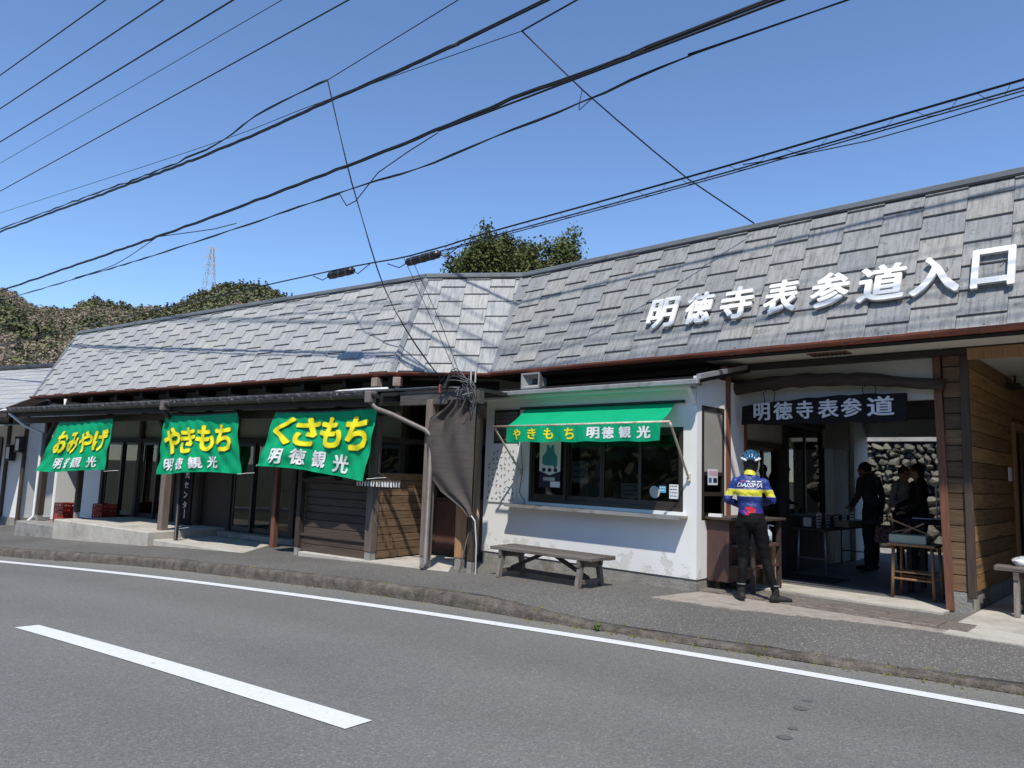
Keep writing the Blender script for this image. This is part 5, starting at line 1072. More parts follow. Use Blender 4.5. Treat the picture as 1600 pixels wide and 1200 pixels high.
# ------------------------------------------------------------------ evergreen trees behind the ridge
def evergreen(label, x, y, zb, ztop, rad, seed, nleaf):
    r2 = random.Random(seed); t = thing('evergreen_tree', label, 'tree', (x, y, zb), 0, 'evergreen trees behind the roof ridge'); H_ = ztop - zb
    q = MB(); q.tube([(0, 0, 0), (.1, .05, H_ * .3), (0, .1, H_ * .6), (.05, 0, H_ * .93)], [.22, .17, .1, .02], n=8)
    tips = []
    for i in range(34):
        z = H_ * r2.uniform(.3, .97); k = 1 - (z / H_) ** 2.2; th = r2.uniform(0, 6.283); l_ = rad * (k * .95 + .12) * r2.uniform(.75, 1.15); e = Vector((math.cos(th) * l_, math.sin(th) * l_, z + l_ * r2.uniform(.15, .65)))
        q.tube([(0, 0, z - .1), (e.x * .5, e.y * .5, (z + e.z) / 2 - .05), tuple(e)], [.05, .03, .01], n=5); tips.append((Vector((0, 0, z)), e))
    for i in range(5):          # secondary leaders give the crown its ragged top
        th = r2.uniform(0, 6.283); l_ = rad * r2.uniform(.35, .8); e = Vector((math.cos(th) * l_, math.sin(th) * l_, H_ * r2.uniform(.82, .99)))
        q.tube([(0, 0, H_ * .5), (e.x * .7, e.y * .7, H_ * .68), tuple(e)], [.07, .05, .012], n=5)
        for k in range(4): tips.append((Vector((e.x * .8, e.y * .8, H_ * .6)), e))
    q.build('trunk', 'bark', t, smooth=True); Q = []
    for i in range(int(nleaf * 1.7)):
        b0, e = tips[r2.randrange(len(tips))]; f_ = r2.uniform(.35, 1.08); c = b0.lerp(e, f_) + Vector((r2.gauss(0, .17), r2.gauss(0, .17), r2.gauss(.05, .2)))
        nm = (c - Vector((0, 0, c.z - .6)) + Vector((r2.uniform(-1, 1), r2.uniform(-1, 1), r2.uniform(-.5, 1)))).normalized()
        Q.append((c, r2.uniform(.025, .062), nm, min(1, max(0, r2.gauss(.55, .22)))))
    link('crown', foliage_mesh('crown', Q, 'leaf_evergreen'), t)
for lab, px, top, y, rad, sd_, nl in (('tall slim evergreen tree rising above the roof ridge', 735, 350, 27, 1.0, 1, 6500), ('small low evergreen tree at the edge of the ridge group', 700, 400, 28, .9, 2, 4500), ('broad bushy evergreen tree with a flat top behind the ridge', 782, 362, 29, 1.35, 3, 8000), ('dense rounded evergreen tree at the end of the ridge group', 848, 366, 27, 1.1, 4, 7500), ('pointed evergreen tree half hidden among the ridge group', 758, 370, 31, 1.2, 5, 6000), ('short leafy evergreen tree filling the gap behind the ridge', 815, 385, 26, 1.1, 6, 6000)):
    x = ((px - 800) + .034 * (738 - top)) / 1150 * y; zt = 1.5 + (737 + .034 * (px - 800) - top) / 1150 * y * 1.01
    evergreen(lab, x, y, 3.0, zt, rad * 1.15, sd_, nl)
# ------------------------------------------------------------------ overhead lines
def catline(P, n=40):
    return [Vector(p) for p in P]
def dens(P, step=.4):
    out = []
    P = [Vector(p) for p in P]
    for i in range(len(P) - 1):
        a, b_, c, d = P[max(i - 1, 0)], P[i], P[i + 1], P[min(i + 2, len(P) - 1)]; n = max(1, int((c - b_).length / step))
        for k in range(n): t = k / n; out.append(.5 * ((2 * b_) + (c - a) * t + (2 * a - 5 * b_ + 4 * c - d) * t * t + (3 * b_ - a - 3 * c + d) * t ** 3))
    out.append(P[-1]); return out
def ext(P, l, r_):
    P = [Vector(p) for p in P]; a = (P[0] - P[1]).normalized(); b_ = (P[-1] - P[-2]).normalized()
    return ([P[0] + a * l] if l else []) + P + ([P[-1] + b_ * r_] if r_ else [])
def wire(label, P, r_, l=35, rt=16, strands=1, mat='cable_black', wob=0., group='overhead lines along the road', name='overhead_cable', parent=None):
    pts = dens(ext(P, l, rt), .35 if strands > 1 else .6); q = MB(); r2 = random.Random(int(r_ * 1e4) + len(pts))
    if wob: pts = [p + Vector((0, 0, r2.gauss(0, wob))) for p in pts]
    if strands == 1: q.tube(pts, r_, n=6)
    else:
        for k in range(strands):
            sp_ = [p + Vector((.5 * math.cos(i * .8 + k * 6.283 / strands), -.6 * math.cos(i * .8 + k * 6.283 / strands), math.sin(i * .8 + k * 6.283 / strands))) * r_ * .62 for i, p in enumerate(pts)]
            q.tube(sp_, r_ * .55, n=5)
    o = q.build(name, mat, parent, smooth=True)
    if parent is None: tag(o, label, 'cable', group)
    return o
WL = 'straight black power conductor high above the road'
wire(WL, [(-15.83, 21.11, 12.9), (-9.79, 16.04, 12.11)], .016); wire(WL, [(-15.51, 20.84, 11.7), (-7.39, 14.03, 10.82)], .016); wire(WL, [(-15.19, 20.57, 10.55), (-5.19, 12.19, 9.64)], .016)
wire('very thin grey wire strung below the power conductors', [(-15.99, 21.77, 10.4), (-4.22, 11.89, 9.47)], .007)
wire('single medium black wire between the conductors and the cable bundles', [(-15.72, 21.54, 9.42), (-2.73, 10.64, 8.68)], .012)
wire('wavy black cable ending at the top of the drop wire', [(-16.82, 23.24, 8.77), (-7.17, 15.15, 7.93), (-5.07, 13.38, 8.1), (-3.34, 11.93, 8.06)], .02, rt=0, strands=2, wob=.012)
wire('thin wire continuing upward from the drop wire joint', [(-3.34, 11.93, 8.06), (-.97, 9.95, 8.27)], .008, l=0)
wire('thin wire crossing behind the heavy cable bundle', [(-16.98, 23.38, 9.35), (-6.76, 14.8, 8.02), (-3.48, 12.05, 7.71), (-.03, 9.16, 7.32)], .006, rt=0)
wire('short thin wire rising from the second drop wire joint', [(-.03, 9.16, 7.32), (.64, 8.6, 7.4)], .012, l=0)
wire('thickest twisted black cable bundle over the pavement', [(-18.95, 26.21, 9.6), (-7.83, 16.88, 8.64), (-3.61, 13.34, 8.45), (-1.24, 11.35, 8.37), (0.32, 10.04, 8.38)], .034, strands=3, wob=.006)
wire('heavy twisted cable bundle below the thickest one', [(-16.22, 22.74, 6.6), (-7.97, 15.82, 6.39), (-2.83, 11.51, 6.35), (-.13, 9.24, 6.4), (1.35, 8.0, 6.38), (2.5, 7.04, 6.4)], .028, strands=3, wob=.006)
wire('smooth cable branching just below the heavy bundle', [(-1.19, 10.13, 6.35), (2.62, 6.93, 6.34)], .014, l=0)
wire('single wavy black cable lowest of the bundles', [(-16.36, 22.99, 6.34), (-8.02, 15.99, 6.04), (-2.84, 11.65, 5.99), (-1.54, 10.56, 5.95), (-.12, 9.36, 6.03), (.75, 8.63, 6.07), (1.87, 7.7, 6.18), (3.2, 6.58, 6.16)], .017, strands=2, wob=.004)
wire('short slack link wire between two cable bundles', [(-8.0, 15.85, 6.4), (-6.0, 14.2, 6.1), (-5.4, 13.7, 6.06)], .009, l=0, rt=0); wire('short diagonal link wire hanging down from the cable bundle', [(-8.0, 15.85, 6.38), (-9.6, 17.2, 6.1), (-11.5, 18.8, 6.14)], .009, l=0, rt=0)
wire('looped jumper wire joining the drop wire to the bundle', [(-1.2, 10.15, 6.33), (-2.2, 11.0, 6.05), (-2.62, 11.45, 5.75), (-2.8, 11.6, 5.72), (-2.95, 11.7, 5.95), (-3.4, 12.1, 5.97)], .009, l=0, rt=0)
d1 = wire('black service drop cable running down to the shop eaves', [(-3.34, 11.93, 8.06), (-2.96, 12.01, 6.68), (-2.75, 12.22, 5.97), (-2.27, 12.48, 4.59), (-1.67, 12.49, 3.6), (-1.01, 12.2, 2.79)], .014, l=0, rt=0, strands=2, group='service drop wires')
wire('straight stay wire from the cable joint to the roof ridge', [(-.03, 9.16, 7.32), (.81, 9.37, 6.64), (2.34, 9.78, 5.61), (3.36, 10.1, 5.12)], .01, l=0, rt=0, group='service drop wires')
wire('small hooked jumper wire on the stay wire', [(.81, 9.37, 6.64), (.76, 9.2, 6.35), (.74, 8.95, 6.13), (.86, 8.6, 6.1)], .006, l=0, rt=0, group='service drop wires')
for dx in (0, .12): wire('thin telephone drop wire slanting to the shop eaves', [(-1.83 + dx, 11.58, 4.9), (-1.3 + dx, 11.92, 3.83), (-.84 + dx * .3, 12.06, 2.91)], .005, l=0, rt=0, group='telephone drop wires')
tcb = thing('telephone_cable', 'lashed telephone cable with spiral hanger and black splice boxes', 'cable', (-.45, 10.42, 4.94))
T = [(-17.3, 24.56, 5.14), (-4.49, 13.81, 4.97), (-1.71, 11.48, 4.88), (-.45, 10.42, 4.95), (2.03, 8.34, 5.04), (4.52, 6.25, 5.17)]; To = Vector(tcb.location)
Tl = [Vector(p) - To for p in T]
wire('', Tl, .012, name='messenger_wire', parent=tcb)
low = [p + Vector((0, 0, -.075)) for p in Tl[2:]]; wire('', low, .009, l=0, name='hung_cable', parent=tcb); wire('', [p + Vector((0, 0, -.105)) for p in Tl[3:]], .007, l=.8, name='hung_cable', parent=tcb)
wire('', [Tl[5] + Vector((-2.0, 1.7, -.14)), Tl[5] + Vector((-1.0, .85, -.22)), Tl[5] + Vector((.3, -.25, -.12))], .006, l=0, rt=5, name='slack_wire', parent=tcb)
pts = dens(Tl[2:], .14); q = MB(); q.tube([p + Vector((0, 0, -.0 if i % 4 in (0, 1) else -.1)) + Vector((.02 if i % 2 else -.02, 0, 0)) for i, p in enumerate(pts)], .003, n=4); q.build('spiral_hanger', 'cable_black', tcb)
for a, b_ in (((-3.32, 12.83, 4.86), (-2.82, 12.41, 4.86)), ((-1.74, 11.51, 4.78), (-1.2, 11.05, 4.80))):
    q = MB(); a, b_ = Vector(a) - To, Vector(b_) - To; d = (b_ - a).normalized(); q.tube([a - d * .04, a, a + d * .02, b_ - d * .02, b_, b_ + d * .04], [.03, .05, .068, .068, .05, .03], n=8); o = q.build('splice_box', 'plastic_black', tcb)
    for f_ in (.2, .5, .8): k = MB(); c = a.lerp(b_, f_); k.tube([c - d * .012, c + d * .012], .074, n=8); k.build('clamp_band', 'cable_grey', o)
    wire('', [a - d * .5 + Vector((0, 0, .07)), a - d * .2 + Vector((0, 0, -.05)), a], .008, l=0, rt=0, name='jumper', parent=tcb); wire('', [b_, b_ + d * .15 + Vector((0, 0, -.08)), b_ + d * .5 + Vector((0, 0, .06))], .008, l=0, rt=0, name='jumper', parent=tcb)
# tangle of wires where the drops meet the eaves
tg = thing('wire_tangle', 'tangle of grey service wires gathered at the eaves corner', 'wires', FA.w(1.95, -.15, 2.62), FA.th)
r2 = random.Random(31)
for i in range(8):
    q = MB(); p0 = Vector((-.45 + r2.uniform(-.1, .1), r2.uniform(-.03, .03), .05 + r2.uniform(-.08, .05))); hgt = r2.uniform(.05, .32)
    q.tube(dens([p0, (-.3 + r2.uniform(-.1, .1), -.03, hgt), (-.1, -.05, hgt * .9), (.05 + r2.uniform(-.05, .1), 0, r2.uniform(-.1, .05)), (.08, 0, -.2 - r2.uniform(0, .2))], .06), r2.uniform(.005, .009), n=5); q.build('looped_wire', 'cable_grey' if i % 2 else 'cable_black', tg, smooth=True)
for i in range(16):
    q = MB(); p0 = Vector((.0 + r2.gauss(0, .06), r2.gauss(-.03, .04), r2.gauss(-.03, .07))); q.tube([p0, p0 + Vector((r2.gauss(0, .05), r2.gauss(0, .04), r2.gauss(0, .06))), p0 + Vector((r2.gauss(0, .06), r2.gauss(0, .04), r2.gauss(-.02, .08)))], .009, n=5); q.build('wire_end', 'cable_grey', tg)
q = MB(); q.box(-.5, -.48, -.03, .0, -.02, .1); q.build('red_tag', 'ink_red', tg)
for x in (-.02, .06): q = MB(); q.tube([(x, .1, .12), (x, .1, .32)], .012, n=6); q.build('ceramic_tube', 'insulator', tg)
# conduit run along the eaves and beam
wire('grey conduit clipped along the recess beam above the doorway', [tuple(FA.w(.5, -.12, 2.68)), tuple(FA.w(1.3, -.12, 2.69)), tuple(FA.w(1.9, -.12, 2.66))], .014, l=0, rt=0, mat='cable_grey', group='eave conduits')
#--PART5
# ------------------------------------------------------------------ paving in front of the passage
def patch(name, mat, pts, z, th=.03, kind='structure'):
    q = MB(); n = len(pts); q.add([(x, y, z - th) for x, y in pts] + [(x, y, z) for x, y in pts], [tuple(range(n))[::-1], tuple(range(n, 2 * n))] + [(i, (i + 1) % n, n + (i + 1) % n, n + i) for i in range(n)]); return tag(q.build(name, mat, None, FB), kind=kind)
def wavy(pts, seed, amp=.03, sub=6):
    r2 = random.Random(seed); out = []
    for i in range(len(pts)):
        a, b_ = Vector(pts[i]), Vector(pts[(i + 1) % len(pts)])
        for k in range(sub): p = a.lerp(b_, k / sub); out.append((p.x + r2.uniform(-amp, amp), p.y + r2.uniform(-amp, amp)))
    return out
patch('concrete_apron', 'cracked_concrete', wavy([(-2.55, -2.05), (-1.6, -1.95), (-.6, -1.62), (.4, -1.4), (.5, -.85), (-2.4, -1.1)], 1), .134)
sp_t = thing('stone_threshold', 'worn brown stone slabs laid in a band before the passage', 'paving', FB.w(-1, -.7, .1), FB.th)
r2 = random.Random(6)
x = -1.45
while x < 1.4:
    w_ = r2.uniform(.22, .34)
    for row in range(2):
        q = MB(); y0 = -.5 + row * .24 - .12 * (x + .4) * .35; q.box(x + .004, x + w_ - .004, y0, y0 + .23, 0, .052 + r2.uniform(-.006, .008)); q.build('slab', 'rough_boards', sp_t, bevel=.012)
    x += w_
tag(MB().box(.28, 6, -1.5, -.9, -.05, .14).build('side_porch_apron', 'concrete', None, FB), kind='structure')
# ------------------------------------------------------------------ neighbouring house at the left
FN = Frame(-15.2, 22.3, 62)
nb = thing('neighbour_house', 'white plastered house with grey tiled gable roof beside the shop', 'house', FN.w(-2, 3, -.5)); nb['_root'] = 1
def npart(name, mat, mb, bevel=0.): return mb.build(name, mat, nb, FN, False, bevel)
npart('wall', 'white_plaster', MB().box(-9, 1.1, .0, 6, -.7, 2.75)); npart('base', 'old_concrete', MB().box(-9, 1.15, -.04, 6, -.8, -.32))
for x in (-4.5, -2.2, .2, 1.1): npart('timber_post', 'dark_wood', MB().box(x - .07, x + .07, -.05, .0, -.5, 2.7))
npart('window_frame', 'frame_dark', MB().box(-1.9, -.1, -.05, -.002, .6, 2.0)).children
wn_ = npart('window', 'glass_dark', MB().box(-1.8, -.2, -.06, -.052, .7, 1.9))
npart('eave_board', 'dark_wood_x', MB().box(-9.4, 1.7, -.9, -.82, 2.55, 2.75))
rf = npart('roof', 'roof_under', MB().add([(-9.4, -.95, 2.75), (1.7, -.95, 2.75), (1.7, 3, 4.65), (-9.4, 3, 4.65), (1.7, 7, 2.75), (-9.4, 7, 2.75)], [(0, 1, 2, 3), (3, 2, 4, 5)]))
tm2 = MB().box(0, .44, 0, .47, .0, .03).mesh('roof_tile', 'slate_tile'); pt2 = math.atan2(1.9, 3.95); n_r = 0
for j in range(10):
    for i in range(24):
        x = 1.7 - .45 * (i + 1) - (.22 if j % 2 else 0)
        link('roof_tile', tm2, rf, loc=(x, -.97 + j * .43 * math.cos(pt2), 2.77 + j * .43 * math.sin(pt2)), rot=(pt2 - .03, 0, 0))
q = MB(); q.tube([(-9.4, 3, 4.72), (1.75, 3, 4.72)], .13, n=8); npart('ridge', 'kawara', q)
q = MB(); q.beam((1.72, -.95, 2.72), (1.72, 3, 4.62), .06, .2); npart('barge_board', 'dark_wood', q)
npart('gable_wall', 'white_plaster', MB().prism([(0, 2.75), (6, 2.75), (3, 4.3)], lambda y, z, d: (d, y, z), .95, 1.1))
q = MB(); q.add([(-3.5, -2.1, 2.15), (1.3, -2.1, 2.15), (1.3, 0, 2.45), (-3.5, 0, 2.45), (-3.5, -2.1, 2.11), (1.3, -2.1, 2.11), (1.3, 0, 2.41), (-3.5, 0, 2.41)], [(0, 1, 2, 3), (7, 6, 5, 4), (0, 4, 5, 1), (1, 5, 6, 2), (2, 6, 7, 3), (3, 7, 4, 0)]); npart('canopy_roof', 'cream_panel', q)
for x in (-3.3, 1.1): npart('canopy_post', 'dark_wood', MB().box(x - .05, x + .05, -2.0, -1.9, -.6, 2.14))
for x, z in ((.55, 1.35), (1.0, 1.6)):
    lt = thing('wall_lantern', 'small dark framed lantern box on the white house wall', 'lantern', FN.w(x, -.12, z), FN.th, 'lanterns on the white house')
    MB().box(-.1, .1, -.08, .08, .03, .37).build('shade', 'paper', lt); 
    for sx_ in (-1, 1): MB().box(sx_ * .105 - .012, sx_ * .105 + .012, -.09, .09, 0, .4).build('frame_side', 'frame_dark', lt)
    MB().box(-.12, .12, -.1, .1, .4, .44).build('cap', 'frame_dark', lt); MB().box(-.12, .12, -.09, .09, -.03, 0).build('base', 'frame_dark', lt)
# ------------------------------------------------------------------ far side of the road (seen mirrored in the shop glass)
gr = thing('guard_rail', 'white guard rail along the far road edge behind the photographer', 'guard rail', (0, 0, 0))
gl_ = [kc[i] + kn[i] * 7.6 for i in range(0, len(kc), 4)]; gl_ = [p for p in gl_ if -30 < p.x < 25]
q = MB(); q.tube([p + Vector((0, 0, zg(p.x) + .62)) for p in gl_], .09, n=8, ry=.05, ref=(0, 0, 1)); q.build('rail', 'pvc_white', gr, smooth=True)
for p in gl_[::3]: q = MB(); q.tube([p + Vector((0, 0, zg(p.x) - .1)), p + Vector((0, 0, zg(p.x) + .68))], .05, n=8); q.build('post', 'pvc_white', gr)
oh = MB()
def oz(a, b_): x = -90 + 180 * a; y = -14 - 70 * b_ - .25 * x; return (x, y, -1 + 26 * b_ ** .8 + 1.5 * math.sin(a * 21 + b_ * 7))
oh.grid(40, 16, oz); tag(oh.build('opposite_slope', 'hill_soil', smooth=True), kind='structure')
r2 = random.Random(51); Q = []
for i in range(1100):
    a, b_ = r2.random(), r2.random(); p = Vector(oz(a, b_)); rad = r2.uniform(1.4, 2.6); hh = r2.uniform(3, 6); t0 = r2.uniform(.3, .9)
    for k in range(14):
        th = r2.uniform(0, 6.28); u_ = r2.uniform(-.6, 1); rr_ = math.sqrt(1 - u_ * u_); d = Vector((math.cos(th) * rr_, math.sin(th) * rr_, u_)); Q.append((p + Vector((d.x * rad, d.y * rad, hh * .5 + d.z * hh * .5)), r2.uniform(.4, .9), (d + Vector((0, 0, .3))).normalized(), t0))
tag(link('opposite_forest', foliage_mesh('opposite_forest', Q, 'leaf_forest')), 'wooded slope across the road behind the photographer', 'forest', kind='stuff')
# ------------------------------------------------------------------ people
def remesh(mb, vox, smooth=5):
    me = mb.mesh('tmp', 'skin', recalc=True); o = bpy.data.objects.new('tmp', me); col.objects.link(o)
    r_ = o.modifiers.new('r', 'REMESH'); r_.mode = 'VOXEL'; r_.voxel_size = vox
    s_ = o.modifiers.new('s', 'SMOOTH'); s_.factor = .5; s_.iterations = smooth
    dg = bpy.context.evaluated_depsgraph_get(); out = bpy.data.meshes.new_from_object(o.evaluated_get(dg)); bpy.data.objects.remove(o); bpy.data.meshes.remove(me)
    out.materials.clear(); out.polygons.foreach_set('use_smooth', [True] * len(out.polygons)); return out
from mathutils import noise as mnoise
def folds(me, amp, fx=9., fz=16.):
    nv = [v.normal.copy() for v in me.vertices]
    for v, n_ in zip(me.vertices, nv):
        c = v.co; v.co = c + n_ * amp * (mnoise.noise(Vector((c.x * fx + c.z * 5, c.y * fx, c.z * fz))) + .5 * mnoise.noise(Vector((c.x * 22, c.y * 22, c.z * 30 + c.x * 12))))
    me.update()
def limb(mb, P, rs, n=14, flat=1.):
    P = [Vector(p) for p in P]
    mb.tube(P, rs, n=n, ry=[r_ * flat for r_ in rs])
    for p, r_ in zip(P, rs): mb.ball(p, (r_ * .98, r_ * .98 * (1 if flat == 1 else .95), r_ * .98), 12, 8)
def hand(mb, wr, d, out, s_=1.):
    """palm and five curled fingers; d = pointing direction, out = thumb side"""
    wr, d, out = Vector(wr), Vector(d).normalized(), Vector(out); out = (out - d * out.dot(d)).normalized(); nrm = d.cross(out)
    mb.tube([wr - d * .02, wr + d * .03, wr + d * .085 * s_], [.026, .04, .042], n=12, ry=[.02, .018, .016], ref=out)
    for k, L_ in enumerate((.07, .08, .075, .058)):
        b0 = wr + d * .08 * s_ + out * (.03 - .02 * k); p1 = b0 + d * L_ * .45; p2 = p1 + (d * .5 + nrm * .8).normalized() * L_ * .35; p3 = p2 + (nrm - d * .3).normalized() * L_ * .3
        mb.tube([b0 - d * .02, b0, p1, p2, p3], [.0095, .0095, .009, .0085, .007], n=8)
    b0 = wr + d * .03 + out * .035; mb.tube([b0 - out * .02, b0, b0 + (out * .6 + d * .6).normalized() * .035, b0 + (out * .35 + d + nrm * .3).normalized() * .065], [.013, .013, .011, .009], n=8)
def torso_rings(mb, rings):
    mb.tube([r_[0] for r_ in rings], [r_[1] for r_ in rings], n=20, ry=[r_[2] for r_ in rings], ref=(1, 0, 0))
def person(label, loc, rz, J, top, trouser, shoe, hairst, scale=1., vox=.016, longhair=False, coat=.0):
    t = thing('person', label, 'person', loc, rz); t.scale = (scale,) * 3
    H = Vector(J['head']); hz = J.get('look', 0.); b = MB()
    rot = Matrix.Rotation(hz, 3, 'Z')
    def hp(x, y, z): return H + rot @ Vector((x, y, z))
    b.ball(H, (.075, .094, .112), 20, 14); b.ball(hp(0, .03, -.055), (.058, .062, .06), 14, 10); b.tube([hp(0, .085, .012), hp(0, .108, -.018), hp(0, .092, -.026)], [.01, .017, .013], n=8); b.ball(hp(0, .088, -.058), (.024, .012, .009), 10, 6)
    for s_ in (-1, 1): b.ball(hp(s_ * .076, -.005, -.01), (.012, .022, .032), 10, 8)
    sh = Vector(J['chest']) + Vector((0, 0, .14)); b.tube([H + Vector((0, -.02, -.06)), (H + sh) / 2 + Vector((0, -.025, 0)), sh], [.053, .056, .075], n=14)
    pel, ch = Vector(J['pelvis']), Vector(J['chest'])
    torso_rings(b, [(pel + Vector((0, 0, -.1)), .12, .085), (pel, .14, .095), ((pel * .5 + ch * .5), .115, .08), (ch, .14, .095), (ch + Vector((0, 0, .13)), .13, .07)])
    for sd_ in 'LR':
        s_, e, wr = (Vector(J[k + sd_]) for k in ('sho', 'elb', 'wri')); h_, kn_, an = (Vector(J[k + sd_]) for k in ('hip', 'kne', 'ank'))
        limb(b, [s_, s_.lerp(e, .5), e, e.lerp(wr, .45), wr], [.046, .04, .034, .034, .024]); limb(b, [h_, h_.lerp(kn_, .5), kn_, kn_.lerp(an, .4), an], [.075, .065, .048, .045, .032]); hand(b, wr, J['hd' + sd_], J['ho' + sd_])
    me = remesh(b, vox * .6, 2); me.materials.append(MATS['skin']); link('body', me, t)
    for s_ in (-1, 1): MB().ball(hp(s_ * .032, .082, .008), .011, 8, 6).build('eye', 'ink', t, smooth=True)
    # clothing
    c = MB(); w_ = coat
    torso_rings(c, [(pel + Vector((0, 0, -.03 - w_)), .152 + w_ * .15, .108 + w_ * .1), (pel + Vector((0, -.005, .05)), .145, .106), (pel.lerp(ch, .5), .132, .1), (ch + Vector((0, -.01, -.02)), .157, .112), (ch + Vector((0, -.015, .08)), .168, .1), (ch + Vector((0, -.015, .15)), .12, .075), (ch + Vector((0, -.01, .19)), .068, .062)])
    for sd_ in 'LR':
        s_, e, wr = (Vector(J[k + sd_]) for k in ('sho', 'elb', 'wri')); limb(c, [s_, s_.lerp(e, .5), e, e.lerp(wr, .5), e.lerp(wr, .97)], [.056, .054, .05, .046, .038])
    tp = remesh(c, vox * .8, 6); folds(tp, .011); tp.materials.append(MATS[top]); tpo = link('jacket', tp, t)
    c = MB(); torso_rings(c, [(pel + Vector((0, 0, -.12)), .1, .085), (pel + Vector((0, -.01, -.05)), .162, .118), (pel + Vector((0, 0, .06)), .15, .108)])
    for sd_ in 'LR':
        h_, kn_, an = (Vector(J[k + sd_]) for k in ('hip', 'kne', 'ank')); limb(c, [h_ + Vector((0, -.02, 0)), h_.lerp(kn_, .5), kn_, kn_.lerp(an, .35) + Vector((0, -.02, 0)), an + Vector((0, 0, .02))], J.get('legr', [.098, .082, .062, .062, .06]))
    lg_ = remesh(c, vox * .8, 5); folds(lg_, .005); lg_.materials.append(MATS[trouser]); link('trousers', lg_, t)
    for sd_ in 'LR':
        an = Vector(J['ank' + sd_]); tdir = Vector(J['toe' + sd_]).normalized(); c = MB(); z0 = an.z
        c.tube([an + Vector((0, 0, .06)), an + Vector((0, 0, -.02)), an - tdir * .03 + Vector((0, 0, -z0 + .035))], [.047, .043, .045], n=12)
        c.tube([an - tdir * .065 + Vector((0, 0, -z0 + .04)), an + Vector((0, 0, -z0 + .045)), an + tdir * .1 + Vector((0, 0, -z0 + .04)), an + tdir * .19 + Vector((0, 0, -z0 + .03))], [.035, .044, .046, .028], n=12, ry=[.036, .045, .036, .024], ref=Vector((-tdir.y, tdir.x, 0)))
        sm = remesh(c, .011, 3); sm.materials.append(MATS[shoe]); link('shoe', sm, t)
    if hairst:
        c = MB(); c.ball(hp(0, -.016, .028), (.086, .1, .1), 20, 14)
        if longhair: c.tube([hp(0, -.03, .0), hp(0, -.05, -.05), hp(0, -.045, -.085)], [.08, .08, .06], n=14, ry=[.06, .05, .035])
        else: c.ball(hp(0, -.045, -.03), (.07, .06, .06), 14, 10)
        hm = remesh(c, .012, 3)
        r2 = random.Random(len(label))
        for v in hm.vertices: v.co += Vector((r2.gauss(0, .003), r2.gauss(0, .003), r2.gauss(0, .003)))
        hm.materials.append(MATS['hair']); link('hair', hm, t)
    return t, tpo, hp
CJ = dict(head=(.0, .03, 1.585), look=.0, chest=(-.02, 0, 1.3), pelvis=(.0, -.02, .97), shoL=(-.175, 0, 1.395), elbL=(-.27, .0, 1.17), wriL=(-.12, .2, 1.1), hdL=(.6, .7, .1), hoL=(.2, .3, 1), shoR=(.145, 0, 1.39), elbR=(.25, .02, 1.18), wriR=(.08, .24, 1.13), hdR=(-.6, .6, .1), hoR=(-.2, .3, 1),
    hipL=(-.085, 0, .9), kneL=(-.09, .05, .5), ankL=(-.11, .0, .1), hipR=(.085, 0, .9), kneR=(.16, .05, .5), ankR=(.27, .02, .1), toeL=(-.3, 1, 0), toeR=(1, .25, 0), legr=[.098, .084, .06, .058, .042])
cy, jer, hp = person('cyclist in navy jersey with yellow band, black tights and blue helmet, seen from behind', (2.80, 8.58, .135), R_(-18), CJ, 'jersey', 'tights', 'boot_cover', True, .965, .014, True)
for sd_ in 'LR': an = Vector(CJ['ank' + sd_]); MB().tube([an + Vector((0, 0, .085)), an + Vector((0, 0, .1))], .05, n=14).build('cuff_band', 'boot_band', cy, smooth=True)
MB().tube([(-.012, -.016, 1.46), (-.008, -.006, 1.5), (-.004, .0, 1.525)], [.078, .07, .066], n=18, cap=False).build('collar', 'jersey_yellow', cy, smooth=True)
hm = thing('bicycle_helmet', 'blue and white bicycle helmet worn by the cyclist', 'helmet', (0, 0, 0)); hm.parent = cy; 
for k_ in ('label', 'category'): del hm[k_]
q = MB(); c0 = hp(0, -.005, .055)
def hv(u_, v_, k=1.):     # u left-right, v back-front
    th = u_ * 1.35; ph = v_ * 1.5; d = Vector((math.sin(th) * math.cos(ph * .75), math.sin(ph), math.cos(th) * math.cos(ph))); return c0 + Vector((d.x * .106, d.y * .138, d.z * .125)) * k
for i, u_ in enumerate((-.95, -.55, -.18, .18, .55, .95)):
    q = MB(); q.tube([hv(u_, v_) for v_ in [-.98 + 1.96 * j / 12 for j in range(13)]], [.016 + .006 * math.sin(math.pi * j / 12) for j in range(13)], n=8, ry=.012); q.build('helmet_rib', ('helmet_white', 'helmet_blue', 'helmet_blue', 'helmet_blue', 'helmet_blue', 'helmet_white')[i], hm, smooth=True)
q = MB(); q.ball(c0, (.094, .125, .108), 18, 12); 
q.v = [(x, y, max(z, c0.z - .015)) for x, y, z in q.v]; q.build('helmet_shell', 'helmet_black', hm, smooth=True)
for v_ in (-.6, .0, .6):
    q = MB(); q.tube([hv(-.95 + 1.9 * j / 12, v_, 1.0) for j in range(13)], .012, n=7); q.build('helmet_bridge', 'helmet_blue', hm, smooth=True)
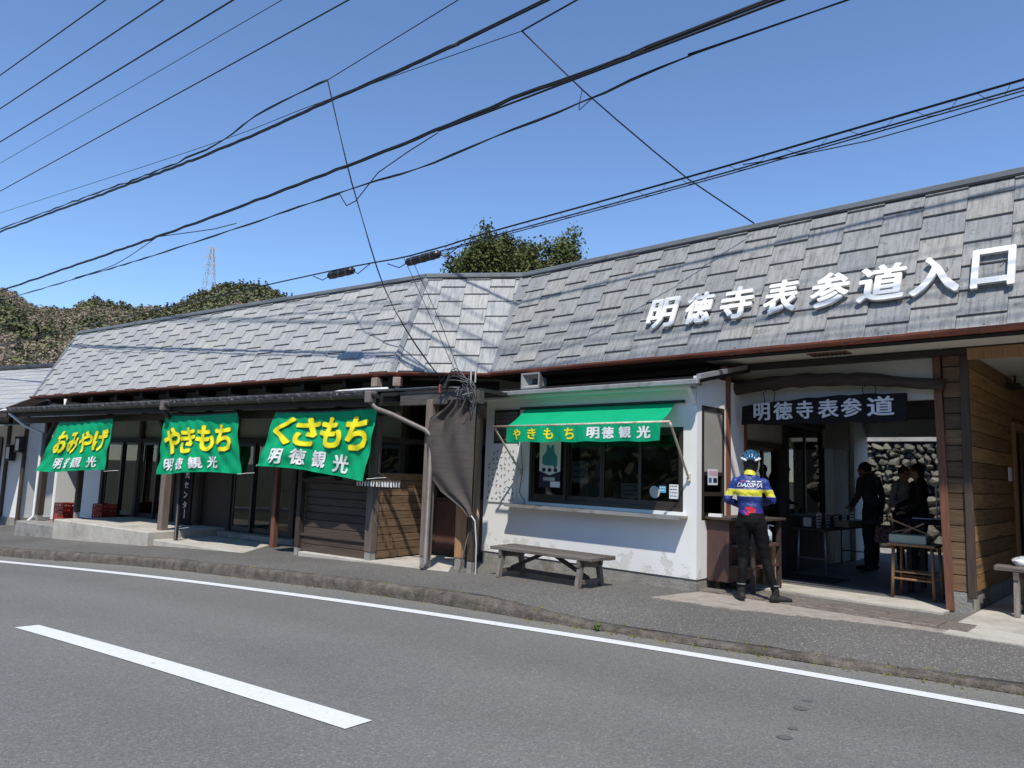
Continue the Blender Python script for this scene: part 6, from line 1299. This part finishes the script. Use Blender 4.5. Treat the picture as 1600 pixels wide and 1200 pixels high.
# prints on the back of the jersey
jm = jer.data; bvh = BVHTree.FromPolygons([v.co for v in jm.vertices], [p.vertices for p in jm.polygons])
def onback(x, z, lift=.003):
    h_ = bvh.ray_cast(Vector((x, -1, z)), Vector((0, 1, 0))); return (h_[0] + Vector((0, -lift, 0))) if h_[0] else Vector((x, -.1, z))
def backprint(me, x0, z0, mat, name, slope=0., lift=.004): map_mesh(me, lambda x, y, z: onback(x0 + x, z0 + y + x * slope, lift + z), mat); link(name, me, cy)
backprint(text_mesh('DAISIMA', .29, .052, 0, .006, .35, .12), -.16, 1.328, 'jersey_white', 'back_lettering'); backprint(text_mesh('BICYCLE CLUB', .15, .014, 0, .0, 0, .3), -.08, 1.308, 'jersey_white', 'back_lettering')
for x, w_, mt in ((-.11, .035, 'jersey_red'), (-.05, .04, 'jersey_white'), (.01, .04, 'jersey_white'), (.07, .05, 'jersey_white')):
    q = MB(); q.grid(4, 2, lambda a, b_: onback(x + w_ * a, 1.392 + .012 * b_)); q.build('small_print', mt, cy)
def star(cx, cz, r1, r2_, n, mat):
    me = bpy.data.meshes.new('emblem'); pts = [(cx + (r1 if i % 2 == 0 else r2_) * math.cos(6.283 * i / (2 * n) + .4), cz + (r1 if i % 2 == 0 else r2_) * .8 * math.sin(6.283 * i / (2 * n) + .4)) for i in range(2 * n)]
    q = MB(); q.add([onback(cx, cz)] + [onback(a, b_) for a, b_ in pts], [(0, 1 + i, 1 + (i + 1) % (2 * n)) for i in range(2 * n)]); q.build('emblem', mat, cy)
star(-.01, 1.05, .075, .06, 7, 'jersey_red')
MJ = dict(head=(0, .12, 1.51), look=.15, chest=(0, .05, 1.27), pelvis=(0, 0, .95), shoL=(-.18, .04, 1.37), elbL=(-.23, .06, 1.1), wriL=(-.17, .22, .95), hdL=(.2, 1, -.1), hoL=(1, .2, .3), shoR=(.18, .04, 1.37), elbR=(.24, .0, 1.1), wriR=(.27, .05, .86), hdR=(0, .1, -1), hoR=(-.3, 1, 0),
    hipL=(-.09, 0, .9), kneL=(-.1, .02, .5), ankL=(-.11, 0, .09), hipR=(.09, 0, .9), kneR=(.12, .06, .5), ankR=(.14, .08, .09), toeL=(-.2, 1, 0), toeR=(.2, 1, 0))
person('person in long dark navy coat bending over the folding table', FB.w(-1.72, 3.1, .15), FB.th + 1.2, MJ, 'jacket_navy', 'trousers', 'shoe_black', True, 1.04, .018, False, .22)
SJ = dict(MJ); SJ.update(head=(0, .03, 1.56), look=-.3, chest=(0, 0, 1.28), elbR=(.27, .06, 1.12), wriR=(.2, .28, 1.02), hdR=(-.2, 1, 0), hoR=(-1, .2, .3))
person('person in pale blue-grey shirt reaching towards the small stand', FB.w(-1.36, 3.5, .15), FB.th - 2.2, SJ, 'shirt_blue', 'trousers', 'shoe_black', True, .98, .018, False)
person('person with black hair in dark jacket behind the sales counter', FB.w(-.98, 2.9, .15), FB.th + 2.0, SJ, 'jacket_black', 'trousers', 'shoe_black', True, 1.0, .018, True)
fb = thing('handbag', 'dark pink patterned cloth handbag hanging from the coated person', 'handbag', FB.w(-1.42, 2.72, .62), FB.th + .4)
q = MB(); q.box(-.17, .17, -.06, .06, 0, .27, fn=lambda p: Vector((p.x * (1 - .25 * p.z / .27), p.y * (1 - .5 * p.z / .27), p.z))); q.build('bag_body', 'bag_floral', fb, bevel=.02)
for s_ in (-1, 1): q = MB(); q.tube([(-.08, s_ * .03, .26), (-.07, s_ * .03, .4), (.07, s_ * .03, .4), (.08, s_ * .03, .26)], .009, n=6); q.build('handle', 'plastic_black', fb)
